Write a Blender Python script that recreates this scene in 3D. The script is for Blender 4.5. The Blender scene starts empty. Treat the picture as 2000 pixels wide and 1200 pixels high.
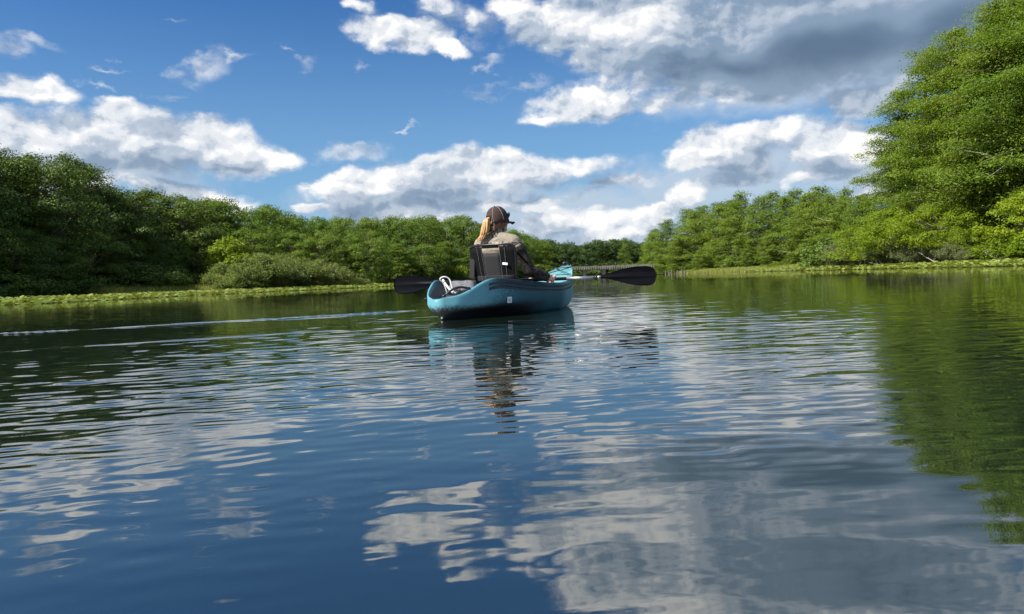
import bpy, bmesh, math, random
import numpy as np
from mathutils import Vector, Matrix, Euler

sc = bpy.context.scene
COL = sc.collection
R = math.radians
rng = np.random.default_rng(7)
random.seed(7)

# ------------------------------------------------------------------ camera
F_PX, CAM_H = 1400.0, 0.32
PITCH, ROLL = R(-2.28), R(-2.18)
cam_d = bpy.data.cameras.new('camera')
cam_d.sensor_width = 36.0
cam_d.lens = 36.0 * F_PX / 2000.0
cam_d.clip_start, cam_d.clip_end = 0.05, 6000.0
cam = bpy.data.objects.new('camera', cam_d)
COL.objects.link(cam)
CAM_R = Euler((R(90) + PITCH, 0, 0)).to_matrix() @ Matrix.Rotation(ROLL, 3, 'Z')
cam.matrix_world = Matrix.Translation((0, 0, CAM_H)) @ CAM_R.to_4x4()
sc.camera = cam

def ray(px, py):
    return (CAM_R @ Vector(((px - 1000) / F_PX, (600 - py) / F_PX, -1.0))).normalized()

def at(px, py, depth):
    """the point of the place seen at a photo pixel, at a distance straight ahead"""
    d = ray(px, py)
    return Vector((0, 0, CAM_H)) + d * (depth / d.y)

def hor(px):
    """photo row of the horizon in a photo column"""
    return 544.2 - 0.038 * (px - 1000)

# ------------------------------------------------------------------ light
SUN_AZ, SUN_EL = R(-118), R(46)          # azimuth from straight ahead, clockwise
sun_dir = Vector((math.sin(SUN_AZ) * math.cos(SUN_EL), math.cos(SUN_AZ) * math.cos(SUN_EL), math.sin(SUN_EL)))
sd = bpy.data.lights.new('sun', 'SUN')
sd.energy, sd.angle, sd.color = 5.0, R(0.53), (1.0, 0.95, 0.86)
sun = bpy.data.objects.new('sun', sd)
sun.rotation_euler = sun_dir.to_track_quat('Z', 'Y').to_euler()
sun.location = (0, 0, 60)
COL.objects.link(sun)

sc.view_settings.view_transform = 'Standard'
sc.view_settings.look = 'None'
sc.view_settings.exposure = 0.78
sc.view_settings.gamma = 1.0
sc.view_settings.use_curve_mapping = False
sc.cycles.use_denoising = True
sc.cycles.max_bounces = 8
sc.cycles.diffuse_bounces = 3
sc.cycles.glossy_bounces = 4
sc.cycles.transmission_bounces = 4
sc.cycles.sample_clamp_indirect = 6.0
sc.cycles.use_adaptive_sampling = True
sc.cycles.adaptive_threshold = 0.02

# ------------------------------------------------------------------ node helper
class NT:
    def __init__(self, tree):
        self.t = tree
    def n(self, kind, **kw):
        nd = self.t.nodes.new(kind)
        for k, v in kw.items():
            if k == 'ins':
                for i, val in v.items():
                    if hasattr(val, 'is_output') or isinstance(val, bpy.types.NodeSocket):
                        self.t.links.new(val, nd.inputs[i])
                    else:
                        nd.inputs[i].default_value = val
            else:
                setattr(nd, k, v)
        return nd
    def m(self, op, *a, clamp=False):
        nd = self.t.nodes.new('ShaderNodeMath')
        nd.operation = op
        nd.use_clamp = clamp
        for i, v in enumerate(a):
            if isinstance(v, bpy.types.NodeSocket):
                self.t.links.new(v, nd.inputs[i])
            else:
                nd.inputs[i].default_value = v
        return nd.outputs[0]
    def vm(self, op, *a):
        nd = self.t.nodes.new('ShaderNodeVectorMath')
        nd.operation = op
        for i, v in enumerate(a):
            if isinstance(v, bpy.types.NodeSocket):
                self.t.links.new(v, nd.inputs[i])
            elif op == 'SCALE' and i == 1:
                nd.inputs[3].default_value = v
            else:
                nd.inputs[i].default_value = v
        return nd.outputs[0]
    def ramp(self, fac, lo, hi, a=0.0, b=1.0, smooth=True):
        if not isinstance(lo, bpy.types.NodeSocket) and not isinstance(hi, bpy.types.NodeSocket) and lo > hi:
            lo, hi, a, b = hi, lo, b, a
        nd = self.t.nodes.new('ShaderNodeMapRange')
        nd.interpolation_type = 'SMOOTHSTEP' if smooth else 'LINEAR'
        nd.clamp = True
        for i, v in enumerate((fac, lo, hi, a, b)):
            if isinstance(v, bpy.types.NodeSocket):
                self.t.links.new(v, nd.inputs[i])
            else:
                nd.inputs[i].default_value = v
        return nd.outputs[0]
    def mix(self, f, a, b):
        nd = self.t.nodes.new('ShaderNodeMix')
        nd.data_type = 'RGBA'
        for i, v in ((0, f), (6, a), (7, b)):
            if isinstance(v, bpy.types.NodeSocket):
                self.t.links.new(v, nd.inputs[i])
            else:
                nd.inputs[i].default_value = v if i == 0 else (*v, 1.0)[:4]
        return nd.outputs[2]
    def noise(self, vec, scale, detail=2.0, rough=0.5, dim='3D', lac=2.0, dist=0.0):
        nd = self.t.nodes.new('ShaderNodeTexNoise')
        nd.noise_dimensions = dim
        if vec is not None:
            self.t.links.new(vec, nd.inputs['Vector'])
        nd.inputs['Scale'].default_value = scale
        nd.inputs['Detail'].default_value = detail
        nd.inputs['Roughness'].default_value = rough
        nd.inputs['Lacunarity'].default_value = lac
        nd.inputs['Distortion'].default_value = dist
        return nd

# ------------------------------------------------------------------ sky with cumulus
world = bpy.data.worlds.new('World')
sc.world = world
world.use_nodes = True
wt = world.node_tree
wt.nodes.clear()
N = NT(wt)
SKY_STRENGTH = 0.10
sky = N.n('ShaderNodeTexSky', sky_type='NISHITA', sun_disc=False, sun_elevation=SUN_EL, sun_rotation=SUN_AZ,
          altitude=0.0, air_density=1.0, dust_density=0.0, ozone_density=3.0)
hsv = N.n('ShaderNodeHueSaturation', ins={'Hue': 0.497, 'Saturation': 1.20, 'Value': 1.10, 'Fac': 1.0, 'Color': sky.outputs[0]})
tc = N.n('ShaderNodeTexCoord')
sx = N.n('ShaderNodeSeparateXYZ', ins={0: N.vm('NORMALIZE', tc.outputs['Generated'])})
az = N.m('ARCTAN2', sx.outputs[0], sx.outputs[1])
el = N.m('ARCSINE', sx.outputs[2])
P = N.n('ShaderNodeCombineXYZ', ins={0: az, 1: el, 2: 0.0}).outputs[0]

# billows: coordinates swept by two scales of turbulence
stretch = N.vm('MULTIPLY', P, (1.0, 1.45, 1.0))
wl = N.noise(stretch, 9.0, 2.0, 0.5)
wf = N.noise(stretch, 30.0, 5.0, 0.55)
w1 = N.vm('SCALE', N.vm('SUBTRACT', wl.outputs['Color'], (0.5, 0.5, 0.5)), 0.055)
w2 = N.vm('SCALE', N.vm('SUBTRACT', wf.outputs['Color'], (0.5, 0.5, 0.5)), 0.022)
warp = N.vm('ADD', N.vm('ADD', P, w1), w2)
warp = N.vm('MULTIPLY', warp, (1.0, 1.0, 0.0))

def blob(px, py, rx, ry, rot=0.0, w=1.0, vec=None):
    d = ray(px, py)
    a, e = math.atan2(d.x, d.y), math.asin(d.z)
    nd = N.n('ShaderNodeMapping', vector_type='TEXTURE')
    wt.links.new(vec if vec is not None else warp, nd.inputs[0])
    k = 1.0 / F_PX
    fx = 1.0 / (1.0 + ((px - 1000) / F_PX) ** 2)
    nd.inputs[1].default_value = (a, e, 0)
    nd.inputs[2].default_value = (0, 0, R(rot) + R(-2.2))
    nd.inputs[3].default_value = (rx * k * fx ** 0.75, ry * k * fx ** 0.5, 1)
    g = N.n('ShaderNodeTexGradient', gradient_type='SPHERICAL', ins={0: nd.outputs[0]}).outputs[1]
    return g if w == 1.0 else N.m('MULTIPLY', g, w)

def union(gs, k=0.12):
    gs = list(gs)
    while len(gs) > 1:
        nx = []
        for i in range(0, len(gs) - 1, 2):
            nd = N.t.nodes.new('ShaderNodeMath'); nd.operation = 'SMOOTH_MAX'
            wt.links.new(gs[i], nd.inputs[0]); wt.links.new(gs[i + 1], nd.inputs[1]); nd.inputs[2].default_value = k
            nx.append(nd.outputs[0])
        if len(gs) % 2:
            nx.append(gs[-1])
        gs = nx
    return gs[0]

CLOUDS = [  # photo column, row, half-width, half-height, tilt, fullness
    (40, 285, 300, 115, 0, 1), (250, 275, 230, 100, -3, 1), (430, 290, 190, 70, -8, 1), (545, 305, 95, 36, 0, .8), (70, 165, 130, 42, -4, .9),
    (250, 215, 110, 45, 0, .8), (120, 345, 250, 40, 0, .8),
    (390, 384, 180, 38, -4, .95), (300, 370, 120, 26, 0, .7),
    (700, 372, 130, 60, 6, 1), (850, 350, 200, 75, 6, 1), (985, 338, 180, 58, 4, .9), (1130, 325, 170, 36, 7, .6), (780, 420, 210, 42, 2, .9),
    (620, 413, 70, 15, 0, .8), (1200, 352, 170, 26, 7, .5), (960, 400, 170, 38, 3, .75),
    (1035, 400, 85, 34, 10, .8), (1100, 435, 130, 44, 6, .95), (1215, 448, 130, 44, 8, .95), (1280, 418, 75, 36, 10, .9), (1345, 385, 75, 44, 15, .85), (1180, 470, 190, 26, 0, .6),
    (1375, 292, 110, 62, 8, 1), (1440, 318, 110, 42, 0, .9), (1480, 280, 130, 50, 4, .85), (1545, 255, 55, 60, -25, .6), (1450, 350, 170, 34, 4, .55),
    (1625, 292, 120, 85, 0, 1), (1690, 290, 100, 80, 0, 1), (1585, 352, 95, 28, 14, .75), (1705, 375, 90, 45, 30, .8),
    (1120, 55, 200, 90, -6, 1), (1050, 35, 140, 60, 0, .85), (1280, 70, 290, 130, 0, 1), (1520, 80, 400, 150, 4, 1), (1760, 40, 380, 160, 4, 1), (1420, 150, 270, 70, -6, 1),
    (1150, 200, 170, 46, 6, .9), (1060, 226, 75, 22, 10, .7), (1690, 185, 190, 46, 10, .75), (1290, 200, 110, 34, 0, .5),
    (1500, -120, 520, 190, 0, 1), (1250, -60, 320, 120, 0, .9), (1800, -160, 420, 200, 0, .9), (1100, -230, 260, 80, 0, .6),
    (780, 58, 145, 46, -4, .95), (875, 92, 75, 24, -22, .8), (850, 8, 95, 28, -12, .55), (925, 40, 55, 42, 0, .5), (700, 5, 60, 22, 0, .55),
    (300, -140, 220, 60, 0, .6), (620, -220, 200, 50, 0, .55), (-240, 120, 260, 90, 0, .8), (-420, 300, 400, 110, 0, .9), (2350, 250, 300, 120, 0, .9), (2500, 60, 300, 90, 0, .7),
]
WISPS = [
    (400, 128, 80, 50, 40, 1), (450, 104, 70, 20, 14, .8), (60, 66, 80, 24, -10, 1), (20, 80, 70, 30, 0, 1), (205, 157, 60, 13, -6, .9), (690, 298, 110, 28, 6, 1.1), (795, 247, 34, 9, 8, 1), (330, 35, 46, 9, 6, .7), (965, 130, 38, 13, 0, .9),
    (1030, 176, 66, 16, 4, .9), (225, 118, 70, 11, 0, .7), (590, 122, 50, 18, 20, .7), (340, 185, 55, 12, 0, .7), (640, 300, 50, 14, 0, .7), (945, 165, 90, 14, 0, .65), (90, 200, 160, 20, 0, .6),
    (560, 88, 40, 10, -20, .6), (715, 122, 40, 12, 0, .6), (870, 25, 110, 40, -14, .9), (940, 60, 60, 50, 40, .8), (1220, 345, 190, 26, 6, .9), (1000, 90, 60, 30, 30, .6), (320, 300, 60, 14, 0, .5), (1150, 372, 150, 18, 6, .8),
]
tot = lambda cs, v: N.m('MULTIPLY', N.m('MAXIMUM', N.m('SUBTRACT', union([blob(*c, vec=v) for c in cs]), 0.12), 0.0), 1.12)
S = tot(CLOUDS, warp)
lit_from = N.vm('ADD', warp, (-0.014, 0.026, 0.0))                # the field a little nearer the sun: what stands in the light's way
S_up = tot(CLOUDS, lit_from)
# elsewhere (above and behind) the same broken cumulus goes on
gen = N.noise(N.vm('ADD', warp, (3.1, 1.7, 0.0)), 2.6, 2.0, 0.5)
away = N.m('MAXIMUM', N.ramp(N.m('ABSOLUTE', az), 0.95, 1.35), N.ramp(el, 0.62, 0.85))
S = N.m('MAXIMUM', S, N.m('MULTIPLY', N.ramp(gen.outputs[0], 0.46, 0.72, 0.0, 0.8), away))

def billow(vec, scale, detail):
    nd = N.n('ShaderNodeTexVoronoi', voronoi_dimensions='2D', feature='F1', normalize=True)
    wt.links.new(vec, nd.inputs['Vector'])
    nd.inputs['Scale'].default_value = scale
    nd.inputs['Detail'].default_value = detail
    nd.inputs['Roughness'].default_value = 0.52
    nd.inputs['Lacunarity'].default_value = 2.1
    return N.m('SUBTRACT', 1.0, nd.outputs['Distance'])

soft = N.noise(stretch, 30.0, 6.0, 0.58)
puffs = N.vm('ADD', N.vm('ADD', stretch, N.vm('SCALE', w1, 0.6)), N.vm('SCALE', N.vm('SUBTRACT', soft.outputs['Color'], (0.5, 0.5, 0.5)), 0.016))
toward = (-0.006, 0.0105, 0.0)
bil = billow(puffs, 22.0, 5.0)
bis = billow(N.vm('ADD', puffs, toward), 22.0, 5.0)
big = N.noise(stretch, 9.0, 3.0, 0.5)
bsh = N.noise(N.vm('ADD', stretch, (-0.03, 0.055, 0.0)), 9.0, 3.0, 0.5)
macro = N.m('SUBTRACT', S, S_up)
wv_ = N.vm('ADD', N.vm('MULTIPLY', warp, (1.0, 1.0, 0.0)), N.vm('SCALE', N.vm('SUBTRACT', soft.outputs['Color'], (0.5, 0.5, 0.5)), 0.035))
W = union([blob(*c, vec=wv_) for c in WISPS], 0.02)
wisp = N.m('MULTIPLY', N.ramp(N.m('ADD', W, N.m('MULTIPLY', N.ramp(W, 0.0, 0.2), N.m('MULTIPLY', N.m('SUBTRACT', soft.outputs[0], 0.55), 1.15))), 0.08, 1.0), 0.70)
grow = N.ramp(S, 0.0, 0.25)
D = N.m('ADD', S, N.m('MULTIPLY', grow, N.m('ADD', N.m('MULTIPLY', N.m('SUBTRACT', bil, 0.62), 0.60),
        N.m('MULTIPLY', N.m('SUBTRACT', soft.outputs[0], 0.5), 0.55))))
dense = N.m('MAXIMUM', N.ramp(D, 0.07, 0.46), wisp)                       # opacity
thick = N.ramp(D, 0.30, 0.95)
relief = N.m('ADD', N.m('ADD', N.m('MULTIPLY', N.m('SUBTRACT', bil, bis), 0.95), N.m('MULTIPLY', N.m('SUBTRACT', soft.outputs[0], 0.5), 0.20)),
             N.m('MULTIPLY', N.m('SUBTRACT', big.outputs[0], bsh.outputs[0]), 1.1))

BASES = [  # the thick, unlit undersides of the larger cumulus
    (1640, 95, 430, 120, 6, 1.25), (1440, 125, 330, 80, -4, 1.1), (1850, 60, 300, 150, 8, 1.1), (1600, -60, 420, 150, 0, .8), (1300, 150, 180, 45, 0, .5),
    (180, 315, 380, 60, 0, .62), (470, 318, 150, 34, 0, .4), (840, 402, 260, 46, 2, .62), (1040, 365, 260, 34, 6, .5), (1440, 345, 170, 40, 0, .6), (1500, 305, 130, 36, 8, .5),
    (1640, 340, 110, 46, 0, .5), (1190, 215, 140, 30, 0, .4), (400, 398, 170, 18, 0, .4), (1120, 462, 160, 24, 0, .4), (1300, 440, 110, 26, 0, .35),
]
calm_v = N.vm('ADD', P, w1)
base = N.m('MAXIMUM', N.m('SUBTRACT', union([blob(*b, vec=calm_v) for b in BASES], 0.2), 0.13), 0.0)
lum = N.m('ADD', N.m('SUBTRACT', 0.70, N.m('MULTIPLY', base, 0.62)), N.m('MULTIPLY', relief, N.ramp(base, 0.15, 0.75, 1.0, 0.10)))
lum = N.m('ADD', lum, N.m('MULTIPLY', N.m('MAXIMUM', N.m('MINIMUM', N.m('MULTIPLY', macro, 0.60), 0.20), -0.10), N.ramp(base, 0.3, 0.9, 1.0, 0.3)))
lum = N.m('SUBTRACT', lum, N.m('MULTIPLY', thick, 0.08))
lum = N.m('MAXIMUM', N.m('MINIMUM', lum, 1.0), 0.0)
cr = N.n('ShaderNodeValToRGB', ins={0: lum})
cr.color_ramp.interpolation = 'EASE'
els = cr.color_ramp.elements
els[0].position, els[0].color = 0.0, (0.115, 0.175, 0.265, 1)
els[1].position, els[1].color = 1.0, (0.98, 0.97, 0.95, 1)
for p, c in ((0.35, (0.24, 0.33, 0.45, 1)), (0.62, (0.46, 0.53, 0.63, 1)), (0.82, (0.76, 0.79, 0.83, 1))):
    e = els.new(p); e.color = c
cloud_col = N.vm('SCALE', cr.outputs[0], 0.72 / SKY_STRENGTH)
low = N.ramp(el, -0.02, 0.40, 0.92, 0.0)
clear = N.mix(low, N.vm('MULTIPLY', hsv.outputs[0], (0.43, 0.55, 0.70)), tuple(c / SKY_STRENGTH for c in (0.165, 0.31, 0.465)))
VEIL = [(1080, 425, 460, 95, 3, 1), (1420, 350, 380, 105, 6, 1), (1660, 330, 220, 100, 0, 1), (830, 400, 380, 70, 3, .9), (130, 330, 420, 80, 0, .9), (1560, 170, 420, 70, 4, .9), (1200, 470, 600, 50, 0, 1)]
veil = N.m('MULTIPLY', N.ramp(N.m('ADD', union([blob(*v_) for v_ in VEIL], 0.05), N.m('MULTIPLY', N.m('SUBTRACT', soft.outputs[0], 0.5), 0.5)), 0.10, 0.70), 0.72)
clear = N.mix(veil, clear, tuple(c / SKY_STRENGTH for c in (0.38, 0.44, 0.51)))
skyc = N.mix(N.m('MULTIPLY', dense, 0.97), clear, cloud_col)
bg = N.n('ShaderNodeBackground', ins={'Color': skyc, 'Strength': SKY_STRENGTH * 0.885})
wo = N.n('ShaderNodeOutputWorld', ins={0: bg.outputs[0]})
world.cycles.sampling_method = 'MANUAL'
world.cycles.sample_map_resolution = 512

# ------------------------------------------------------------------ materials
MATS = {}
def new_mat(name):
    m = bpy.data.materials.new(name)
    m.use_nodes = True
    m.node_tree.nodes.clear()
    MATS[name] = m
    return m, NT(m.node_tree)

def finish(m, N_, shader, bump=None):
    o = N_.n('ShaderNodeOutputMaterial', ins={0: shader})
    return m

def plain(name, col, rough=0.5, spec=0.5, metal=0.0, var=0.12, scale=30.0, bump=0.0):
    """a surface with fine uneven colour and relief"""
    m, N_ = new_mat(name)
    co = N_.n('ShaderNodeTexCoord').outputs['Object']
    nz = N_.noise(co, scale, 4.0, 0.6)
    f = N_.ramp(nz.outputs[0], 0.3, 0.7, 1.0 - var, 1.0 + var)
    c = N_.vm('SCALE', N_.n('ShaderNodeRGB').outputs[0], f)
    c.node.inputs[0].links[0].from_node.outputs[0].default_value = (*col, 1)
    nd = c.node
    m.node_tree.links.new(f, nd.inputs[3])
    b = N_.n('ShaderNodeBsdfPrincipled', ins={'Base Color': c, 'Roughness': rough, 'Metallic': metal, 'Specular IOR Level': spec})
    if bump:
        bp = N_.n('ShaderNodeBump', ins={'Strength': bump, 'Distance': 0.01, 'Height': nz.outputs[0]})
        m.node_tree.links.new(bp.outputs[0], b.inputs['Normal'])
    return finish(m, N_, b.outputs[0])

def leaf_mat(name, col, col2, trans=0.38, rough=0.55):
    """leaf colour runs between two greens by leaf, spray and tree"""
    m, N_ = new_mat(name)
    at_ = N_.n('ShaderNodeAttribute', attribute_name='tone')
    oi = N_.n('ShaderNodeObjectInfo')
    f = N_.m('ADD', N_.m('MULTIPLY', at_.outputs['Fac'], 0.65), N_.m('MULTIPLY', oi.outputs['Random'], 0.45), clamp=True)
    c = N_.mix(f, col, col2)
    d = N_.n('ShaderNodeBsdfPrincipled', ins={'Base Color': c, 'Roughness': rough, 'Specular IOR Level': 0.25})
    t = N_.n('ShaderNodeBsdfTranslucent', ins={'Color': N_.vm('MULTIPLY', c, (1.25, 1.15, 0.6))})
    mx = N_.n('ShaderNodeMixShader', ins={0: trans, 1: d.outputs[0], 2: t.outputs[0]})
    return finish(m, N_, mx.outputs[0])

M_cyp = leaf_mat('cypress_foliage', (0.089, 0.175, 0.020), (0.201, 0.281, 0.032))
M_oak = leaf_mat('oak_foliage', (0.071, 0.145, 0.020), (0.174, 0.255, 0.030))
M_dark = leaf_mat('shaded_bank_foliage', (0.053, 0.100, 0.018), (0.131, 0.193, 0.026), 0.22)  # greens darkened so part of the bank's shade sits in the leaf colour
M_far = leaf_mat('far_foliage', (0.040, 0.082, 0.022), (0.083, 0.135, 0.028))
M_bright = leaf_mat('young_maple_foliage', (0.120, 0.205, 0.010), (0.215, 0.295, 0.016), 0.45)
M_yellow = leaf_mat('yellow_green_foliage', (0.170, 0.260, 0.012), (0.300, 0.370, 0.020), 0.45)
M_willow = leaf_mat('willow_foliage', (0.125, 0.185, 0.04), (0.225, 0.285, 0.075))
M_scrub = leaf_mat('grey_scrub_foliage', (0.095, 0.135, 0.045), (0.200, 0.230, 0.095))
M_pad = leaf_mat('lily_pad_leaf', (0.108, 0.171, 0.023), (0.309, 0.346, 0.084), 0.25, 0.35)
M_grass = leaf_mat('bank_grass_blade', (0.168, 0.228, 0.036), (0.324, 0.336, 0.084), 0.3)

def bark_mat(name, c1, c2):
    m, N_ = new_mat(name)
    co = N_.n('ShaderNodeTexCoord').outputs['Object']
    nz = N_.noise(N_.vm('MULTIPLY', co, (9, 9, 1.3)), 1.0, 5.0, 0.65)
    c = N_.mix(N_.ramp(nz.outputs[0], 0.3, 0.7), c1, c2)
    bp = N_.n('ShaderNodeBump', ins={'Strength': 0.6, 'Distance': 0.05, 'Height': nz.outputs[0]})
    b = N_.n('ShaderNodeBsdfPrincipled', ins={'Base Color': c, 'Roughness': 0.9, 'Normal': bp.outputs[0], 'Specular IOR Level': 0.2})
    return finish(m, N_, b.outputs[0])
M_bark = bark_mat('grey_brown_bark', (0.10, 0.08, 0.06), (0.26, 0.22, 0.18))
M_pale = bark_mat('bleached_wood', (0.34, 0.31, 0.27), (0.55, 0.52, 0.47))

# ------------------------------------------------------------------ mesh helpers
def link(o, parent=None):
    COL.objects.link(o)
    if parent is not None:
        o.parent = parent
    return o

def tag(o, label=None, cat=None, group=None, kind=None):
    for k, v in (('label', label), ('category', cat), ('group', group), ('kind', kind)):
        if v:
            o[k] = v
    return o

def empty(name, loc=(0, 0, 0), rz=0.0, label=None, cat=None, group=None):
    o = bpy.data.objects.new(name, None)
    o.empty_display_size = 0.2
    o.location = loc
    o.rotation_euler = (0, 0, rz)
    link(o)
    return tag(o, label, cat, group)

def fast_mesh(name, verts, faces, mat, smooth=False, tone=None):
    """verts (n,3); faces (m,k) of one size"""
    verts = np.ascontiguousarray(verts, dtype=np.float32)
    faces = np.ascontiguousarray(faces, dtype=np.int32)
    me = bpy.data.meshes.new(name)
    me.vertices.add(len(verts))
    me.vertices.foreach_set('co', verts.ravel())
    k = faces.shape[1]
    me.loops.add(faces.size)
    me.loops.foreach_set('vertex_index', faces.ravel())
    me.polygons.add(len(faces))
    me.polygons.foreach_set('loop_start', np.arange(0, faces.size, k, dtype=np.int32))
    me.polygons.foreach_set('loop_total', np.full(len(faces), k, dtype=np.int32))
    if smooth:
        me.polygons.foreach_set('use_smooth', np.ones(len(faces), dtype=bool))
    if tone is not None:
        a = me.attributes.new('tone', 'FLOAT', 'FACE')
        a.data.foreach_set('value', np.ascontiguousarray(tone, dtype=np.float32))
    me.update(calc_edges=True)
    if mat:
        me.materials.append(mat)
    return me

def obj(name, me, parent=None):
    return link(bpy.data.objects.new(name, me), parent)

class MB:
    """collects shapes into one mesh"""
    def __init__(self):
        self.v, self.f, self.mi = [], [], []
    def add(self, verts, faces, mi=0):
        o = len(self.v)
        self.v += [tuple(p) for p in verts]
        self.f += [tuple(i + o for i in f) for f in faces]
        self.mi += [mi] * len(faces)
        return self
    def tube(self, pts, rad, n=8, mi=0, cap=True, flat=1.0):
        pts = [Vector(p) for p in pts]
        if not hasattr(rad, '__len__'):
            rad = [rad] * len(pts)
        vs, up = [], None
        for i, p in enumerate(pts):
            t = (pts[min(i + 1, len(pts) - 1)] - pts[max(i - 1, 0)])
            t = t.normalized() if t.length > 1e-9 else Vector((0, 0, 1))
            if up is None:
                up = Vector((0, 0, 1)) if abs(t.z) < 0.9 else Vector((1, 0, 0))
            x = t.cross(up).normalized()
            up = x.cross(t).normalized()
            for k in range(n):
                a = 2 * math.pi * k / n
                vs.append(p + x * (math.cos(a) * rad[i]) + up * (math.sin(a) * rad[i] * flat))
        fs = []
        for i in range(len(pts) - 1):
            for k in range(n):
                a, b = i * n + k, i * n + (k + 1) % n
                fs.append((a, b, b + n, a + n))
        if cap:
            fs.append(tuple(range(n - 1, -1, -1)))
            fs.append(tuple(range(len(vs) - n, len(vs))))
        return self.add(vs, fs, mi)
    def box(self, c, s, mat=None, mi=0):
        c, h = Vector(c), Vector(s) * 0.5
        vs = [Vector((x * h.x, y * h.y, z * h.z)) for x in (-1, 1) for y in (-1, 1) for z in (-1, 1)]
        if mat is not None:
            vs = [mat @ v for v in vs]
        return self.add([c + v for v in vs], [(0, 1, 3, 2), (4, 6, 7, 5), (0, 4, 5, 1), (2, 3, 7, 6), (0, 2, 6, 4), (1, 5, 7, 3)], mi)
    def ball(self, c, r, n=10, m=7, mi=0):
        c = Vector(c)
        r = Vector(r) if hasattr(r, '__len__') else Vector((r, r, r))
        vs = [c + Vector((0, 0, r.z))]
        for i in range(1, m):
            a = math.pi * i / m
            for k in range(n):
                b = 2 * math.pi * k / n
                vs.append(c + Vector((r.x * math.sin(a) * math.cos(b), r.y * math.sin(a) * math.sin(b), r.z * math.cos(a))))
        vs.append(c - Vector((0, 0, r.z)))
        fs = [(0, 1 + k, 1 + (k + 1) % n) for k in range(n)]
        for i in range(m - 2):
            for k in range(n):
                a, b = 1 + i * n + k, 1 + i * n + (k + 1) % n
                fs.append((a, a + n, b + n, b))
        L = len(vs) - 1
        fs += [(L, L - n + (k + 1) % n, L - n + k) for k in range(n)]
        return self.add(vs, fs, mi)
    def mesh(self, name, mats, smooth=False):
        me = bpy.data.meshes.new(name)
        me.from_pydata(self.v, [], self.f)
        for m in (mats if isinstance(mats, (list, tuple)) else [mats]):
            me.materials.append(m)
        me.polygons.foreach_set('material_index', self.mi)
        if smooth:
            me.polygons.foreach_set('use_smooth', [True] * len(self.f))
        me.update()
        return me
    def build(self, name, mats, parent=None, smooth=False):
        return obj(name, self.mesh(name, mats, smooth), parent)

# ------------------------------------------------------------------ ground and water
YS = np.array([-400, 20, 45, 60, 72, 80, 86, 92, 98, 109, 118, 135, 150, 170, 177, 178])
XLS = np.array([-29, -29, -27, -23.5, -16.5, -13.5, -11, -6.5, -2.5, 3, 5, 5.5, 7, 9, 14, 16])
XRS = np.array([26, 26.3, 27.5, 29, 30, 30.5, 31, 31, 31, 30, 29, 27, 25, 23, 18, 16.5])
def XL(y): return np.interp(y, YS, XLS)
def XR(y): return np.interp(y, YS, XRS)

def ground_z(x, y):
    x, y = np.asarray(x, float), np.asarray(y, float)
    wob = 0.7 * np.sin(y * 0.55) + 0.5 * np.sin(y * 1.3 + 1.0)
    d = np.maximum(XL(y) + wob * 0.6 - x, x - XR(y) - wob * 0.4)       # metres inland
    d = np.maximum(d, y - 178.0)
    return np.clip(0.02 + 0.16 * d, -0.9, 0.22) + np.clip(d - 1.2, 0, 60) * 0.012

gx = np.unique(np.concatenate([np.linspace(-70, 70, 180), np.sign(np.linspace(-1, 1, 40)) * np.abs(np.linspace(-1, 1, 40)) ** 3 * 3000]))
gy = np.unique(np.concatenate([np.linspace(-30, 230, 200), np.sign(np.linspace(-1, 1, 40)) * np.abs(np.linspace(-1, 1, 40)) ** 3 * 3000]))
GX, GY = np.meshgrid(gx, gy)
V = np.stack([GX, GY, ground_z(GX, GY)], -1).reshape(-1, 3)
nx, ny = len(gx), len(gy)
ii, jj = np.meshgrid(np.arange(ny - 1), np.arange(nx - 1), indexing='ij')
base_i = (ii * nx + jj).ravel()
Fq = np.stack([base_i, base_i + 1, base_i + nx + 1, base_i + nx], -1)
m, N_ = new_mat('muddy_bank')
co = N_.n('ShaderNodeTexCoord').outputs['Object']
nz = N_.noise(co, 0.9, 6.0, 0.65)
c = N_.mix(N_.ramp(nz.outputs[0], 0.35, 0.65), (0.060, 0.048, 0.028), (0.090, 0.110, 0.030))
b = N_.n('ShaderNodeBsdfPrincipled', ins={'Base Color': c, 'Roughness': 0.95, 'Specular IOR Level': 0.2})
finish(m, N_, b.outputs[0])
o = obj('ground', fast_mesh('ground', V, Fq, m, True))
tag(o, kind='structure')

# the river: one sheet with the ripples and the kayak's wake as real relief, finest near the shore of the launch
radii = np.concatenate([[0.12], np.geomspace(0.30, 24.0, 900), np.geomspace(24.3, 110.0, 90), [150, 220, 400, 900, 2000]])
th = np.concatenate([np.linspace(-42, 42, 450), np.linspace(42, 318, 60)[1:-1]])
th = np.radians(th)
RR, TT = np.meshgrid(radii, th, indexing='ij')
WX, WY = RR * np.sin(TT), RR * np.cos(TT)
def lattice(x, y, s, seed):
    r_ = np.random.default_rng(seed)
    t = r_.random((64, 64))
    x, y = x / s, y / s
    xi, yi = np.floor(x).astype(int), np.floor(y).astype(int)
    fx, fy = x - xi, y - yi
    fx, fy = fx * fx * (3 - 2 * fx), fy * fy * (3 - 2 * fy)
    g = lambda a, b: t[a % 64, b % 64]
    return (g(xi, yi) * (1 - fx) + g(xi + 1, yi) * fx) * (1 - fy) + (g(xi, yi + 1) * (1 - fx) + g(xi + 1, yi + 1) * fx) * fy
step = np.where(RR < 24, RR * 0.0049, RR * 0.017)
wr = np.random.default_rng(21)
WZ = np.zeros_like(WX)
gz = lambda x, y, a, b: np.exp(-((WX - x) / a) ** 2 - ((WY - y) / b) ** 2)
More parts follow.
